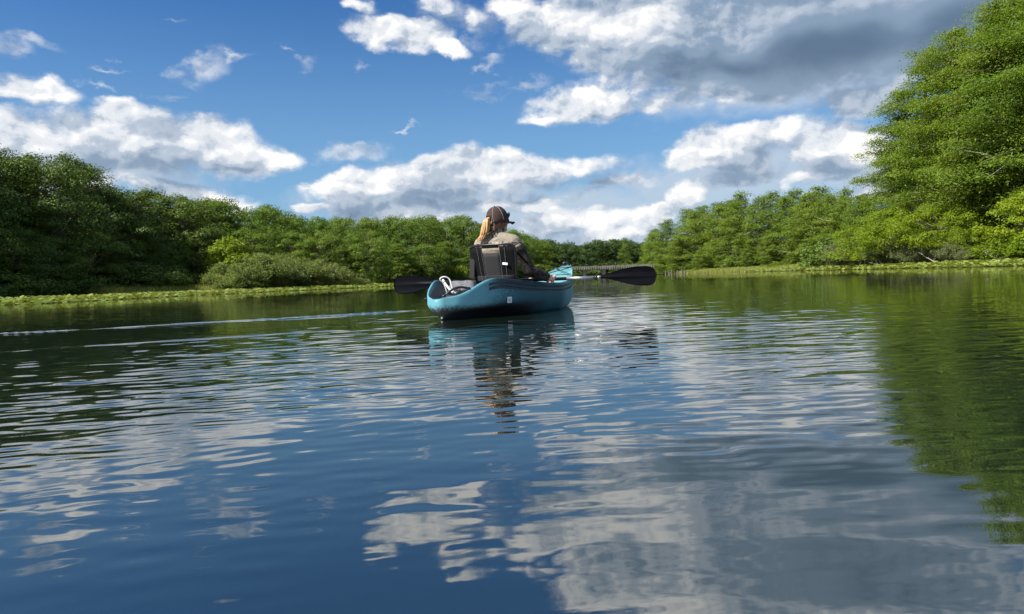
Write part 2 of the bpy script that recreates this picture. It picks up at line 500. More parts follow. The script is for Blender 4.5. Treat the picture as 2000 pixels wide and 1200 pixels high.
gust = 0.30 + 0.5 * lattice(WX, WY, 2.6, 3) * (0.5 + lattice(WX, WY, 0.9, 9)) + 0.9 * gz(-1.9, 2.9, 1.3, 1.3) + 0.7 * gz(1.9, 3.4, 1.1, 1.4) + 0.5 * gz(1.6, 9, 2.5, 3.0)
gust *= 0.30 + 0.70 * np.clip((RR - 0.7) / 1.6, 0, 1)
swell = 0.5 + 0.8 * lattice(WX, WY, 5.0, 4)
ang = 0.10 * (WX + 2.0)
for i in range(120):
    lam = 0.05 * (17.0 ** wr.random())
    phi = R(90) + R(12) + wr.normal() * R(26)
    slope = 0.0021 * (lam / 0.5) ** -0.86
    k = 2 * math.pi / lam
    amp = slope / k
    fade = np.clip((lam / step - 2.5) / 2.5, 0, 1) * np.exp(-RR / 60.0)
    WZ += amp * fade * (gust if lam < 0.55 else swell) * np.sin(k * (WX * math.cos(phi) + WY * math.sin(phi)) + wr.random() * 6.283
                                  + 0.8 * np.sin(WX * 0.9 + i) + 0.5 * np.sin(WY * 0.7 + 2 * i))
def ridge(p, q, h, w, seed):
    """a narrow wave running from p to q"""
    p, q = np.array(p), np.array(q)
    d = q - p; L = np.hypot(*d); d = d / L
    u = (WX - p[0]) * d[0] + (WY - p[1]) * d[1]
    v = -(WX - p[0]) * d[1] + (WY - p[1]) * d[0] + 0.022 * u * u + 0.05 * np.sin(u * 1.3) + 0.12 * (lattice(u + 50, u * 0 + 3, 0.8, seed) - 0.5)
    e = np.clip(u / 0.5, 0, 1) * np.clip((L - u) / 2.5, 0, 1) * (0.7 + 0.55 * lattice(u + 90, v * 0 + 7, 0.28, seed + 1))
    return h * e * np.exp(-(v / w) ** 2)
WZ += ridge((-0.75, 8.15), (-8.6, 3.7), 0.0085, 0.034, 31)
WZ += ridge((-0.95, 7.5), (-4.0, 5.9), 0.0028, 0.05, 41)
WZ += ridge((-1.1, 5.15), (-4.4, 3.3), 0.005, 0.04, 51)
nr, nt = WX.shape
V = np.stack([WX, WY, WZ], -1).reshape(-1, 3)
ii, jj = np.meshgrid(np.arange(nr - 1), np.arange(nt), indexing='ij')
a_ = (ii * nt + jj).ravel(); b_ = (ii * nt + (jj + 1) % nt).ravel()
Fq = np.stack([a_, b_, b_ + nt, a_ + nt], -1)[:, ::-1]
m, N_ = new_mat('dark_river_water')
co = N_.n('ShaderNodeTexCoord').outputs['Object']
n1 = N_.noise(N_.vm('MULTIPLY', co, (1.6, 4.2, 1.0)), 1.0, 3.0, 0.55)
n2 = N_.noise(N_.vm('MULTIPLY', co, (6.0, 15.0, 1.0)), 1.0, 2.0, 0.5)
patch = N_.noise(N_.vm('MULTIPLY', co, (0.16, 0.10, 1.0)), 1.0, 2.0, 0.5)
calm = N_.ramp(patch.outputs[0], 0.38, 0.62, 0.25, 1.0)
h = N_.m('MULTIPLY', calm, N_.m('ADD', N_.m('MULTIPLY', n1.outputs[0], 0.012), N_.m('MULTIPLY', n2.outputs[0], 0.0028)))
bp = N_.n('ShaderNodeBump', ins={'Strength': 0.28, 'Distance': 1.0, 'Height': h})
b = N_.n('ShaderNodeBsdfPrincipled', ins={'Base Color': (0.007, 0.013, 0.009, 1), 'Roughness': 0.015, 'IOR': 3.3, 'Specular IOR Level': 0.5, 'Normal': bp.outputs[0]})
finish(m, N_, b.outputs[0])
o = obj('river_water', fast_mesh('river_water', V, Fq, m, True))
tag(o, kind='structure')

# ------------------------------------------------------------------ vegetation
def leaf_cards(C, Nn, L, W, r_, tone):
    """one small pointed leaf spray per centre"""
    n = len(C)
    Nn = Nn / (np.linalg.norm(Nn, axis=1, keepdims=True) + 1e-9)
    t = r_.normal(size=(n, 3))
    t -= (t * Nn).sum(1, keepdims=True) * Nn
    t /= np.linalg.norm(t, axis=1, keepdims=True) + 1e-9
    s = np.cross(Nn, t)
    l = (L * (0.6 + 0.8 * r_.random(n)))[:, None] * 0.5
    w = (W * (0.6 + 0.8 * r_.random(n)))[:, None] * 0.5
    bend = Nn * l * 0.25
    v = np.stack([C - t * l - bend, C + s * w + t * l * 0.15, C + t * l - bend, C - s * w + t * l * 0.15], 1).reshape(-1, 3)
    f = np.arange(4 * n).reshape(-1, 4)
    return v, f, tone

def crown_mesh(name, parts, mat):
    v = np.concatenate([p[0] for p in parts])
    off, f = 0, []
    for p in parts:
        f.append(p[1] + off); off += len(p[0])
    return fast_mesh(name, v, np.concatenate(f), mat, False, np.concatenate([p[2] for p in parts]))

def unit_dirs(n, r_):
    d = r_.normal(size=(n, 3))
    return d / np.linalg.norm(d, axis=1, keepdims=True)

def make_broad(seed, H, Rw, low, nclump, per, leaf, mat, clump_r=0.9, lopsided=0.25, name='broad'):
    """round broadleaf tree: leaf masses like cauliflower heads on limbs"""
    r_ = np.random.default_rng(seed)
    tb, parts = MB(), []
    lean = r_.normal(size=2) * 0.03 * H
    top = H * 0.82
    pts = [(lean[0] * t ** 2, lean[1] * t ** 2, H * 0.8 * t) for t in np.linspace(0, 1, 6)]
    tb.tube(pts, [0.022 * H * (1.25 if i == 0 else 1 - i * 0.15) for i in range(6)], 7)
    zc = (low + H) / 2; rz = (H - low) / 2
    bumps = unit_dirs(7, r_); amp = r_.random(7) * lopsided
    for k in range(nclump):
        d = unit_dirs(1, r_)[0]
        if d[2] < -0.9 and r_.random() < 0.6:
            d[2] *= -1
        rad = (0.60 + 0.48 * r_.random() ** 0.7) * (1 + ((bumps @ d).clip(0) ** 3 * amp).sum() - 0.1)
        hz = max(math.hypot(d[0], d[1]), 1e-3)
        full = hz if d[2] > 0 else hz ** 0.35                       # crowns at a wood's edge stay wide down to the ground
        c = np.array([d[0] / hz * full * Rw * rad, d[1] / hz * full * Rw * rad, zc + d[2] * rz * min(rad, 1.02) - 0.25 * clump_r])
        c[:2] += lean * (c[2] / H)
        c[2] = max(c[2], 0.25 * clump_r + 0.05)
        cr = clump_r * (0.5 + 0.85 * r_.random())
        q = unit_dirs(per, r_)
        q[:, 2] = np.where(q[:, 2] < -0.3, -q[:, 2] * r_.random(per), q[:, 2])
        rr = (0.72 + 0.33 * r_.random((per, 1)))
        sub = 1 + 0.16 * np.sin(q[:, :1] * 7 + k) * np.sin(q[:, 1:2] * 6 + 2 * k)
        C = c + q * rr * sub * cr * np.array([1.15, 1.15, 0.78])
        nn = q + r_.normal(size=(per, 3)) * 0.38 + np.array([0, 0, 0.25])
        t0 = r_.random() * 0.55
        parts.append(leaf_cards(C, nn, leaf, leaf * 0.55, r_, np.clip(t0 + 0.35 * r_.random(per), 0, 1)))
        if k % 3 == 0:
            z0 = min(0.25 * H + 0.4 * H * r_.random(), max(c[2] * 0.8, 0.1))
            a = np.array([lean[0] * (z0 / H) ** 2, lean[1] * (z0 / H) ** 2, z0])
            mid = a * 0.5 + c * 0.5 + np.array([0, 0, 0.06 * H])
            tb.tube([a, mid, c], [0.009 * H, 0.006 * H, 0.002 * H], 5, cap=False)
    return tb.mesh('trunk', M_bark, True), crown_mesh('crown', parts, mat)

def make_cypress(seed, H, Rw, low, nlimb, leaf, per, mat, flat_top=False, bare=4):
    """bald cypress: tapering buttressed trunk, near-level limbs carrying flat feathery sprays"""
    r_ = np.random.default_rng(seed)
    tb, parts = MB(), []
    n = 9
    sway = r_.normal(size=2) * 0.02 * H
    axis = lambda z: np.array([sway[0] * math.sin(z / H * 2.2), sway[1] * math.sin(z / H * 2.6), z])
    tz = np.linspace(0, H * 0.98, n)
    tb.tube([axis(z) for z in tz], [0.020 * H * (1.7 if i == 0 else 1.1 if i == 1 else 1) * (1 - 0.93 * z / H) for i, z in enumerate(tz)], 8)
    for k in range(nlimb):
        u = (k + r_.random()) / nlimb
        z = low + (H * 0.97 - low) * u
        prof = (1 - u ** 2.6) * 0.86 + 0.18 if flat_top else (1 - u ** 2.5) * 0.80 + 0.20
        prof *= 0.75 + 0.25 * min(1, u / 0.18) if not flat_top else 0.75 + 0.25 * min(1, u / 0.3)
        Lm = Rw * prof * (0.68 + 0.5 * r_.random())
        a = k * 2.39996 + r_.normal() * 0.35
        rise = r_.normal(0.10 + 0.25 * u, 0.12)
        o = axis(z)
        dh = np.array([math.cos(a), math.sin(a), 0.0]); sd_ = np.array([-math.sin(a), math.cos(a), 0.0])
        pt = lambda t: o + dh * Lm * t + np.array([0, 0, Lm * (rise * t - 0.20 * t * t)]) + sd_ * Lm * 0.10 * math.sin(3 * t + k)
        tb.tube([pt(t) for t in (0, .35, .7, 1.0)], [max(0.006 * H * (1 - 0.5 * u) * (1 - 0.8 * t), 0.012) for t in (0, .35, .7, 1)], 5, cap=False)
        ns = max(3, int(Lm * 2.3))
        t0 = r_.random() * 0.65
        for j in range(ns):
            t = 0.22 + 0.78 * (j + r_.random()) / ns
            side = r_.uniform(-1, 1) * (0.34 * Lm * (1.12 - t) + 0.22)
            c = pt(t) + sd_ * side + np.array([0, 0, r_.normal() * 0.10 - abs(side) * 0.12])
            sr = (0.34 + 0.34 * r_.random()) * (0.7 + 0.06 * H)
            q = r_.normal(size=(per, 3)) * np.array([0.52, 0.52, 0.20])
            C = c + q * sr
            C[:, 2] -= (q[:, 0] ** 2 + q[:, 1] ** 2) * sr * 0.22
            nn = np.tile([0.0, 0.0, 1.0], (per, 1)) + r_.normal(size=(per, 3)) * 0.42 + dh * 0.35
            parts.append(leaf_cards(C, nn, leaf, leaf * 0.38, r_, np.clip(t0 + 0.2 * r_.random() + 0.3 * r_.random(per), 0, 1)))
    bares = []
    for k in range(bare):
        bb = MB()
        z = low * 0.8 + (H * 0.8 - low) * r_.random()
        a = r_.random() * 6.28
        Lm = Rw * (0.6 + 0.4 * r_.random())
        o = axis(z)
        d = np.array([math.cos(a), math.sin(a), 0.15])
        pts = [o + d * Lm * t + r_.normal(size=3) * 0.08 * Lm * t for t in (0, .3, .6, .85, 1)]
        bb.tube(pts, [0.05, 0.04, 0.03, 0.02, 0.01], 5, cap=False)
        for q in range(3):
            e = pts[1 + q] + (d + r_.normal(size=3) * 0.5) * Lm * 0.3
            bb.tube([pts[1 + q], e], [0.022, 0.008], 4, cap=False)
        bares.append(bb.mesh('bare_branch', M_pale))
    return tb.mesh('trunk', M_bark, True), crown_mesh('crown', parts, mat), *bares

def make_bush(seed, H, Rw, nstem, per, leaf, mat, spread=1.0, slim=0.30, bare=0.0):
    """many stems arching up from one base, leaves along their outer ends"""
    r_ = np.random.default_rng(seed)
    tb, parts = MB(), []
    for k in range(nstem):
        a = r_.random() * 6.283
        out = Rw * math.sqrt(r_.random()) * spread
        hh = H * (1 - 0.55 * (out / (Rw * spread)) ** 2) * (0.75 + 0.3 * r_.random())
        d = np.array([math.cos(a), math.sin(a), 0])
        pt = lambda t: d * out * (0.25 * t + 0.75 * t * t) + np.array([0, 0, hh * (1.5 * t - 0.5 * t * t)])
        p3 = [pt(t) for t in (0, .4, .75, 1)]
        tb.tube(p3, [0.030, 0.022, 0.014, 0.006], 5, cap=False)
        for q in range(2):
            p = pt(0.35 + 0.3 * r_.random())
            tb.tube([p, p + d * 0.25 * Rw + r_.normal(size=3) * 0.18 * Rw + np.array([0, 0, .15 * H])], [0.012, 0.004], 4, cap=False)
        nb = 4
        t0 = r_.random() * 0.5
        for j in range(nb):
            t = bare + (1 - bare) * (0.3 + 0.7 * (j + r_.random()) / nb)
            c = pt(t)
            C = c + r_.normal(size=(per, 3)) * np.array([0.16, 0.16, 0.13]) * (0.5 + 0.5 * H ** 0.5) * 0.85
            C[:, 2] = np.maximum(C[:, 2], 0.03)
            nn = r_.normal(size=(per, 3)) * 0.6 + np.array([0, 0, 0.7]) + d * 0.3
            parts.append(leaf_cards(C, nn, leaf, leaf * slim, r_, np.clip(t0 + 0.45 * r_.random(per), 0, 1)))
    return tb.mesh('stem', M_bark, True), crown_mesh('foliage', parts, mat)

def place(meshes, names, name, px, d, ytop, href, label, cat, group=None, wide=1.0, rz=None, sink=0.0, base=None):
    """a tree standing on the ground at a distance d, its top reaching a photo row"""
    p = at(px, hor(px), d)
    z = float(ground_z(p.x, p.y))
    z = max(z, 0.0) if base is None else base
    top = at(px, ytop, d).z
    h = max(top - z, 0.6)
    zs = np.empty(len(meshes[1].vertices) * 3, dtype=np.float32); meshes[1].vertices.foreach_get('co', zs)
    s = h / float(np.quantile(zs[2::3], 0.9985))
    root = empty(name, (p.x, p.y, z - sink), rng.random() * 6.283 if rz is None else rz, label, cat, group)
    root.scale = (s * wide, s * wide, s)
    for nm, me in zip(names, meshes):
        if me is not None:
            obj(nm, me, root)
    return root

TN, BN = ('trunk', 'crown') + ('bare_branch',) * 8, ('stem', 'foliage')
def var(f, n, seed, *a, **k):
    return [f(seed + i, *a, **k) for i in range(n)]

BIG = [make_cypress(100 + i, 16.0, 4.7, 1.6 + 0.9 * i, 80, 0.185, 96, M_cyp, False, 3) for i in range(3)]
MID = [make_cypress(140 + i, 10.0, 3.9, 0.4 + .2 * i, 84, 0.26, 30, M_cyp, True, 2) for i in range(4)]
OAK = var(make_broad, 4, 200, 9.0, 3.5, 0.6, 100, 190, 0.19, M_oak, 0.95) + [make_cypress(230, 9.0, 3.5, 0.4, 76, 0.28, 24, M_oak, True, 2)]
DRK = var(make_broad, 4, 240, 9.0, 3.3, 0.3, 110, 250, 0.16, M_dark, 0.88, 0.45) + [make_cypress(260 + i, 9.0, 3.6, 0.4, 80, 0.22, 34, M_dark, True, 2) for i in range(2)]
FAR = var(make_broad, 3, 280, 9.0, 3.6, 0.2, 75, 110, 0.30, M_far, 1.1)
MAP = var(make_broad, 3, 300, 4.0, 2.5, 0.9, 75, 190, 0.13, M_bright, 0.62, 0.5)
YEL = var(make_broad, 1, 330, 3.6, 1.7, 0.5, 50, 130, 0.15, M_yellow, 0.5, 0.5)
LIM = var(make_broad, 2, 340, 4.0, 2.1, 0.2, 60, 110, 0.24, M_bright, 0.7, 0.5)
WIL = var(make_bush, 3, 360, 3.0, 2.3, 64, 44, 0.19, M_willow, 1.0, 0.30)
SCR = var(make_bush, 3, 380, 2.2, 1.9, 60, 18, 0.20, M_scrub, 1.0, 0.30)
GRN = var(make_bush, 2, 400, 1.5, 1.4, 44, 26, 0.16, M_bright, 1.0, 0.5)

def row(kinds, pxs, dfun, yfun, href, name, label, cat, group, jy=6, jd=2.0, wide=1.0, names=TN, labels=None):
    for i, px in enumerate(pxs):
        px = px + rng.normal() * 5
        place(kinds[int(rng.integers(len(kinds)))], names, name, px, dfun(px) + rng.normal() * jd, yfun(px) + rng.normal() * jy * .8,
              href, labels[i] if labels else label, cat, None if labels else group, wide * rng.uniform(0.88, 1.15))

LP = [-700, -300, -80, 0, 60, 130, 190, 240, 300, 345, 420, 460, 520, 560, 600, 650, 668]
LY = [200, 235, 280, 300, 305, 316, 340, 362, 378, 392, 394, 412, 410, 414, 420, 430, 442]
ly = lambda p: np.interp(p, LP, LY)
ld = lambda p: np.interp(p, [-700, -300, 0, 240, 400, 520, 650], [28, 37, 47, 60, 71, 82, 96])
G1 = 'trees of the shaded wall along the near left bank'
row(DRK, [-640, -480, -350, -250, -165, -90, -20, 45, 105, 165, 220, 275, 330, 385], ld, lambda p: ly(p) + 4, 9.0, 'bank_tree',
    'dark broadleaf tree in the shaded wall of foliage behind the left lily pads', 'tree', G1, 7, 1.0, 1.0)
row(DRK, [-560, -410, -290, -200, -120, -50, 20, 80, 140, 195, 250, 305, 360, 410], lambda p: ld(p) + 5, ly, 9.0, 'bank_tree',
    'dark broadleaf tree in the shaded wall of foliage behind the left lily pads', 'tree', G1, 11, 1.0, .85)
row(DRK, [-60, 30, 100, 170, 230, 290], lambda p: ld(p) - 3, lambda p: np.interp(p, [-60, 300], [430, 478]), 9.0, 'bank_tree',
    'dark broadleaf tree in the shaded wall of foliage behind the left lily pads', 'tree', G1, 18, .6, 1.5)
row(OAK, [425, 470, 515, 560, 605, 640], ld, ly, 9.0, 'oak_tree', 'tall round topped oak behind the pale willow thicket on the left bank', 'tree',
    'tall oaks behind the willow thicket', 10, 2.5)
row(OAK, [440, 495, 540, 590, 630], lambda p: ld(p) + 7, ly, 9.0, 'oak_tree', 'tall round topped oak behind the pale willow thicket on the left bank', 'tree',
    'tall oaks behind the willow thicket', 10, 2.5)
CY = lambda p: np.interp(p, [650, 690, 740, 850, 930, 1000, 1040, 1062], [446, 436, 428, 423, 431, 446, 462, 474])
CD = lambda p: np.interp(p, [650, 850, 1060], [92, 102, 122])
row(OAK, [680, 718, 755, 792, 830, 868, 905, 940, 975, 1010, 1038], CD, CY, 9.0, 'oak_tree', 'round topped oak in the middle of the far left bank behind the kayak', 'tree',
    'oaks behind the kayak', 8, 2.5, .9)
row(OAK, [700, 740, 780, 822, 860, 900, 935, 968, 1000, 1030], lambda p: CD(p) + 8, CY, 9.0, 'oak_tree', 'round topped oak in the middle of the far left bank behind the kayak', 'tree',
    'oaks behind the kayak', 8, 2.5, .9)
row(OAK, [748, 790, 835, 880, 925, 970, 1010], lambda p: CD(p) - 9, lambda p: 470 + 0.02 * (p - 740), 9.0, 'oak_tree', 'lower leafy oak at the waterline behind the kayak', 'tree',
    'lower oaks at the waterline', 9, 1.0, 1.35)
row(FAR, [1030, 1055, 1080, 1105, 1130, 1155, 1180, 1205, 1230, 1255, 1280], lambda p: 181, lambda p: np.interp(p, [1040, 1070, 1130, 1200, 1240, 1280], [478, 468, 478, 468, 472, 470]), 9.0,
    'far_tree', 'dark distant tree closing the river beyond the low bridge', 'tree', 'distant trees beyond the bridge', 4, 2.0)
row(FAR, [1042, 1068, 1092, 1118, 1143, 1168, 1192, 1218, 1243, 1268], lambda p: 190, lambda p: np.interp(p, [1040, 1070, 1130, 1200, 1240, 1280], [480, 470, 480, 470, 474, 470]), 9.0,
    'far_tree', 'dark distant tree closing the river beyond the low bridge', 'tree', 'distant trees beyond the bridge', 4, 2.0)
place(MID[0], TN, 'cypress_tree', 1062, 120, 470, 10.0, 'small pale rounded tree just right of the kayaker', 'tree')
place(MID[3], TN, 'cypress_tree', 1222, 176, 465, 10.0, 'lone spiky topped cypress rising above the distant trees at the bridge', 'tree', wide=.6)

RY = lambda p: np.interp(p, [1250, 1268, 1290, 1330, 1380, 1450, 1480, 1530, 1600, 1650, 1690, 1740], [486, 462, 436, 412, 402, 380, 382, 374, 362, 368, 386, 380])
RD = lambda p: np.interp(p, [1250, 1300, 1400, 1500, 1600, 1700], [142, 132, 120, 108, 99, 84])
row(MID, [1272, 1312, 1355, 1400, 1445, 1490, 1535, 1580, 1622, 1662, 1700], RD, lambda p: RY(p) + 10, 10.0, 'cypress_tree',
    'flat topped cypress on the sunlit right bank between bridge and tall trees', 'tree', 'cypresses along the middle right bank', 8, 1.5, .95)
row(MID, [1290, 1335, 1378, 1422, 1452, 1510, 1560, 1602, 1645, 1690], lambda p: RD(p) + 7, RY, 10.0, 'cypress_tree',
    'flat topped cypress on the sunlit right bank between bridge and tall trees', 'tree', 'cypresses along the middle right bank', 4, 1.5, .95)
row(MID, [1285, 1330, 1372, 1415, 1460, 1505, 1550, 1592, 1630], lambda p: RD(p) - 4, lambda p: np.interp(p, [1270, 1650], [485, 455]), 10.0, 'cypress_tree',
    'low spreading cypress at the water in front of the taller right bank trees', 'tree', 'low cypresses at the right waterline', 12, .8, 1.25)

for i, (px, d, yt, w, k) in enumerate([(1776, 58, 165, .92, 0), (1822, 56, 82, .88, 1), (1878, 52, 44, .9, 0), (1935, 50, 2, .9, 2), (2000, 47, -40, .95, 1), (2075, 44, -70, 1, 2), (2160, 42, -90, 1, 0), (2290, 38, -90, 1, 1),
                                       (1748, 66, 300, .8, 2), (1860, 62, 90, .9, 2), (1960, 58, 20, .9, 0), (2050, 55, -20, 1, 0)]):
    lab = {0: 'tall cypress at the left edge of the right bank group, against the sky', 8: 'shorter cypress half hidden at the foot of the tall right bank group',
           1: 'second tall cypress from the left on the right bank', 2: 'third tall cypress from the left on the right bank, above the young maples',
           3: 'fourth tall cypress from the left on the right bank, over the dark trunks', 4: 'tallest feathery cypress at the right edge of the picture'}.get(i)
    place(BIG[k], TN, 'cypress_tree', px, d, yt + 12, 16.0, lab or 'tall cypress standing in the back row of the right bank group', 'tree',
          None if lab else 'back row of tall cypresses on the right bank', w)

# lower growth, left
for px, d, yt, w, i in ((455, 66, 462, 1.1, 0), (500, 70, 446, 1.0, 1)):
    place(LIM[i] if px < 480 else OAK[2], TN, 'small_tree', px, d, yt, 4.0 if px < 480 else 9.0,
          'bright yellow green small tree at the left end of the willow thicket' if px < 480 else 'rounded mid green tree behind the left end of the willow thicket', 'tree', None, w * (.8 if px < 480 else 1.4))
row(OAK, [575, 625, 675, 720], lambda p: 77, lambda p: np.interp(p, [560, 640, 740], [455, 440, 455]), 9.0, 'oak_tree', 'lighter green leafy tree standing just behind the willow thicket', 'tree',
    None, 8, 1.5, 1.2, labels=['light green leafy tree behind the left half of the willow thicket', 'light green leafy tree behind the middle of the willow thicket',
                               'light green leafy tree behind the right end of the willow thicket', 'light green leafy tree just right of the willow thicket, left of the paddle blade'])
row(WIL, [448, 475, 505, 535, 565, 598, 628, 655], lambda p: np.interp(p, [440, 660], [59, 69]), lambda p: np.interp(p, [440, 500, 560, 620, 665], [520, 500, 498, 505, 528]), 3.0, 'willow_bush',
    'pale grey green willow bush in the thicket behind the left lily pads', 'bush', 'willow bushes of the left thicket', 7, 1.0, 1.25, BN)
row(WIL, [465, 520, 575, 610, 645, 690, 705], lambda p: np.interp(p, [440, 700], [56, 70]), lambda p: np.interp(p, [440, 700], [536, 546]), 3.0, 'willow_bush',
    'pale grey green willow bush in the thicket behind the left lily pads', 'bush', 'willow bushes of the left thicket', 5, 1.0, 1.6, BN)
place(GRN[0], BN, 'bush', 884, 93, 516, 1.5, 'bright green rounded bush on the bank just behind the stern of the kayak', 'bush', wide=1.3)
place(WIL[1], BN, 'willow_bush', 838, 91, 508, 3.0, 'pale leafy bush above the left paddle blade', 'bush', wide=1.2)

# lower growth, right
for i, (px, d, yt, w) in enumerate([(1690, 58, 428, .9), (1770, 53, 404, 1.1), (1838, 49.5, 400, 1.0), (1735, 54, 440, 1.0), (1880, 47.5, 425, .75)]):
    place(MAP[i % 3], TN, 'young_maple', px, d, yt, 4.0, ['bright green young maple at the left end of the row below the tall cypresses', 'bright green young maple in the middle of the row below the tall cypresses',
          'broad bright green young maple reaching right towards the dark trunks', 'small bright green young maple in front, above the grey scrub', 'smallest bright green young maple, nearest the dark trunks'][i], 'tree', None, w)
place(YEL[0], TN, 'small_tree', 2022, 39, 372, 3.6, 'vivid yellow green small tree at the right edge of the picture', 'tree', wide=1.0)
place(GRN[1], BN, 'bush', 1985, 39, 452, 1.5, 'bright green leafy bush under the yellow green tree, overhanging the pads', 'bush', wide=1.25)
place(GRN[0], BN, 'bush', 1935, 41.5, 474, 1.5, 'low green bush at the waterline beside the dark trunks', 'bush', wide=1.3)
place(GRN[1], BN, 'bush', 1612, 72, 495, 1.5, 'small vivid green bush on the grassy right shore', 'bush', wide=1.7)
place(GRN[0], BN, 'bush', 1520, 88, 512, 1.5, 'very small green shrub on the grassy right shore', 'bush', wide=2)
row(SCR, [1645, 1668, 1695, 1722, 1750], lambda p: np.interp(p, [1640, 1760], [64, 52.5]), lambda p: np.interp(p, [1640, 1690, 1760], [482, 455, 466]), 2.2, 'scrub_bush',
    'greyish twiggy scrub bush at the foot of the young maples', 'bush', 'grey scrub bushes on the right bank', 7, .7, 1.1, BN)
row(SCR, [1785, 1820, 1855, 1890], lambda p: np.interp(p, [1780, 1890], [51, 45.5]), lambda p: 478, 2.2, 'scrub_bush',
    'twiggy scrub bush with bare stems in the shade under the young maples', 'bush', 'shaded scrub bushes on the right bank', 8, .5, 1.0, BN)

# undergrowth closing the foot of the woods
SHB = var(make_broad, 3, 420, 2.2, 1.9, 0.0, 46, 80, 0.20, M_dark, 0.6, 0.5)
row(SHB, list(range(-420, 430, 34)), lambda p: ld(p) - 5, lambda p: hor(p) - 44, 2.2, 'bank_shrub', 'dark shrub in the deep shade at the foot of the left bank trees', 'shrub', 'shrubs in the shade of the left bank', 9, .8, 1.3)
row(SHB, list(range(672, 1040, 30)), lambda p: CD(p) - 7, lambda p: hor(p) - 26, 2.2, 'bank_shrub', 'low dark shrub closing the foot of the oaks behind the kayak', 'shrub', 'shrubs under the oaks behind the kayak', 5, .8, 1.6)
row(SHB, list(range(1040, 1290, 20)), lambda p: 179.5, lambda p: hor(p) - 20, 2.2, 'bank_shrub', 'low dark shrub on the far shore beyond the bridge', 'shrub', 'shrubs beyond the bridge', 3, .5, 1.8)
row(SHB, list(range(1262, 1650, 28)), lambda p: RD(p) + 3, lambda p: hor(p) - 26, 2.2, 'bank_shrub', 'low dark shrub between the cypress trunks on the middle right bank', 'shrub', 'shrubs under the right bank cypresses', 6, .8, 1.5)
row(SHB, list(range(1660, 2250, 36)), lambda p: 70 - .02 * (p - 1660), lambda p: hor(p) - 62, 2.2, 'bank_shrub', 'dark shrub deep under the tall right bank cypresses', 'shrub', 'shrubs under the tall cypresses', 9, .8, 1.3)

# spatterdock: floating and standing round leaves, uncountable
def pads(name, n, line, wid, seed, size=0.17, hmax=0.30):
    r_ = np.random.default_rng(seed)
    line = np.array(line, float)
    seg = np.hypot(*np.diff(line, axis=0).T); cum = np.concatenate([[0], np.cumsum(seg)])
    u = r_.random(n) * cum[-1]
    X = np.interp(u, cum, line[:, 0]); Y = np.interp(u, cum, line[:, 1])
    out = r_.random(n) ** 0.8
    edge = 0.8 * (lattice(u, u * 0, 3.0, seed) - 0.5) + 0.5 * (lattice(u, u * 0, 0.9, seed + 1) - .5)
    X = X + wid * (out + edge / abs(wid) * (1 - out))
    z = 0.02 + hmax * r_.random(n) ** 1.6 * (0.25 + 0.75 * np.minimum(1, out * 3))
    C = np.stack([X, Y, z], 1)
    Nn = np.stack([r_.normal(size=n) * 0.5, r_.normal(size=n) * 0.5, np.ones(n)], 1) * np.where(z > 0.08, 1, 0.2)[:, None] + np.array([0, 0, .5])
    Nn /= np.linalg.norm(Nn, axis=1, keepdims=True)
    t = np.cross(Nn, unit_dirs(n, r_)); t /= np.linalg.norm(t, axis=1, keepdims=True); s = np.cross(Nn, t)
    rad = size * (0.6 + 0.7 * r_.random(n))[:, None]
    k = 7
    angs = np.linspace(0.35, 2 * math.pi - 0.35, k)
    ring = [C + (t * math.cos(a) * 1.15 + s * math.sin(a)) * rad + Nn * rad * 0.12 for a in angs] + [C]
    v = np.stack(ring, 1).reshape(-1, 3)
    f = np.arange(n * (k + 1)).reshape(-1, k + 1)
    o = obj(name, fast_mesh(name, v, f, M_pad, False, np.clip(r_.random(n) * 0.9 + (z > 0.2) * 0.2, 0, 1)))
    return tag(o, kind='stuff')
LINE_L = [(-22.5, 8), (-21.2, 20), (-20.3, 28), (-19.5, 45), (-17.5, 55), (-14.0, 63), (-11.4, 70.5), (-9.5, 80)]
o = pads('lily_pads', 17000, LINE_L, -6.5, 61, 0.125, 0.28)
tag(o, 'band of yellow green lily pads along the left bank', 'lily pads')
LINE_R = [(23.0, 20), (23.6, 37), (25.0, 48), (26.6, 58), (28.2, 75), (29.9, 92)]
o = pads('lily_pads', 15000, LINE_R, 3.4, 62, 0.115, 0.32)
tag(o, 'strip of pale lily pads along the right bank below the tall cypresses', 'lily pads')

def grass(name, n, y0, y1, side, wid, seed, hh, label):
    r_ = np.random.default_rng(seed)
    Y = y0 + (y1 - y0) * r_.random(n)
    X = (XR(Y) if side > 0 else XL(Y)) + side * wid * r_.random(n)
    z = np.maximum(ground_z(X, Y), 0.0)
    h_ = hh * (0.4 + 0.8 * r_.random(n))
    a = r_.random(n) * 6.283
    w = 0.03
    lx, ly_ = r_.normal(size=n) * 0.35 * h_, r_.normal(size=n) * 0.35 * h_
    v = np.stack([np.stack([X - w * np.cos(a), Y - w * np.sin(a), z], 1), np.stack([X + w * np.cos(a), Y + w * np.sin(a), z], 1), np.stack([X + lx, Y + ly_, z + h_], 1)], 1).reshape(-1, 3)
    o = obj(name, fast_mesh(name, v, np.arange(3 * n).reshape(-1, 3), M_grass, False, r_.random(n)))
    return tag(o, label, 'grass', kind='stuff')
grass('bank_grass', 26000, 52, 132, 1, 3.2, 71, 0.5, 'pale green grass fringing the sunlit right shore')
grass('bank_grass', 9000, 48, 78, -1, 2.4, 72, 0.6, 'dry straw coloured grass at the foot of the left willow thicket')

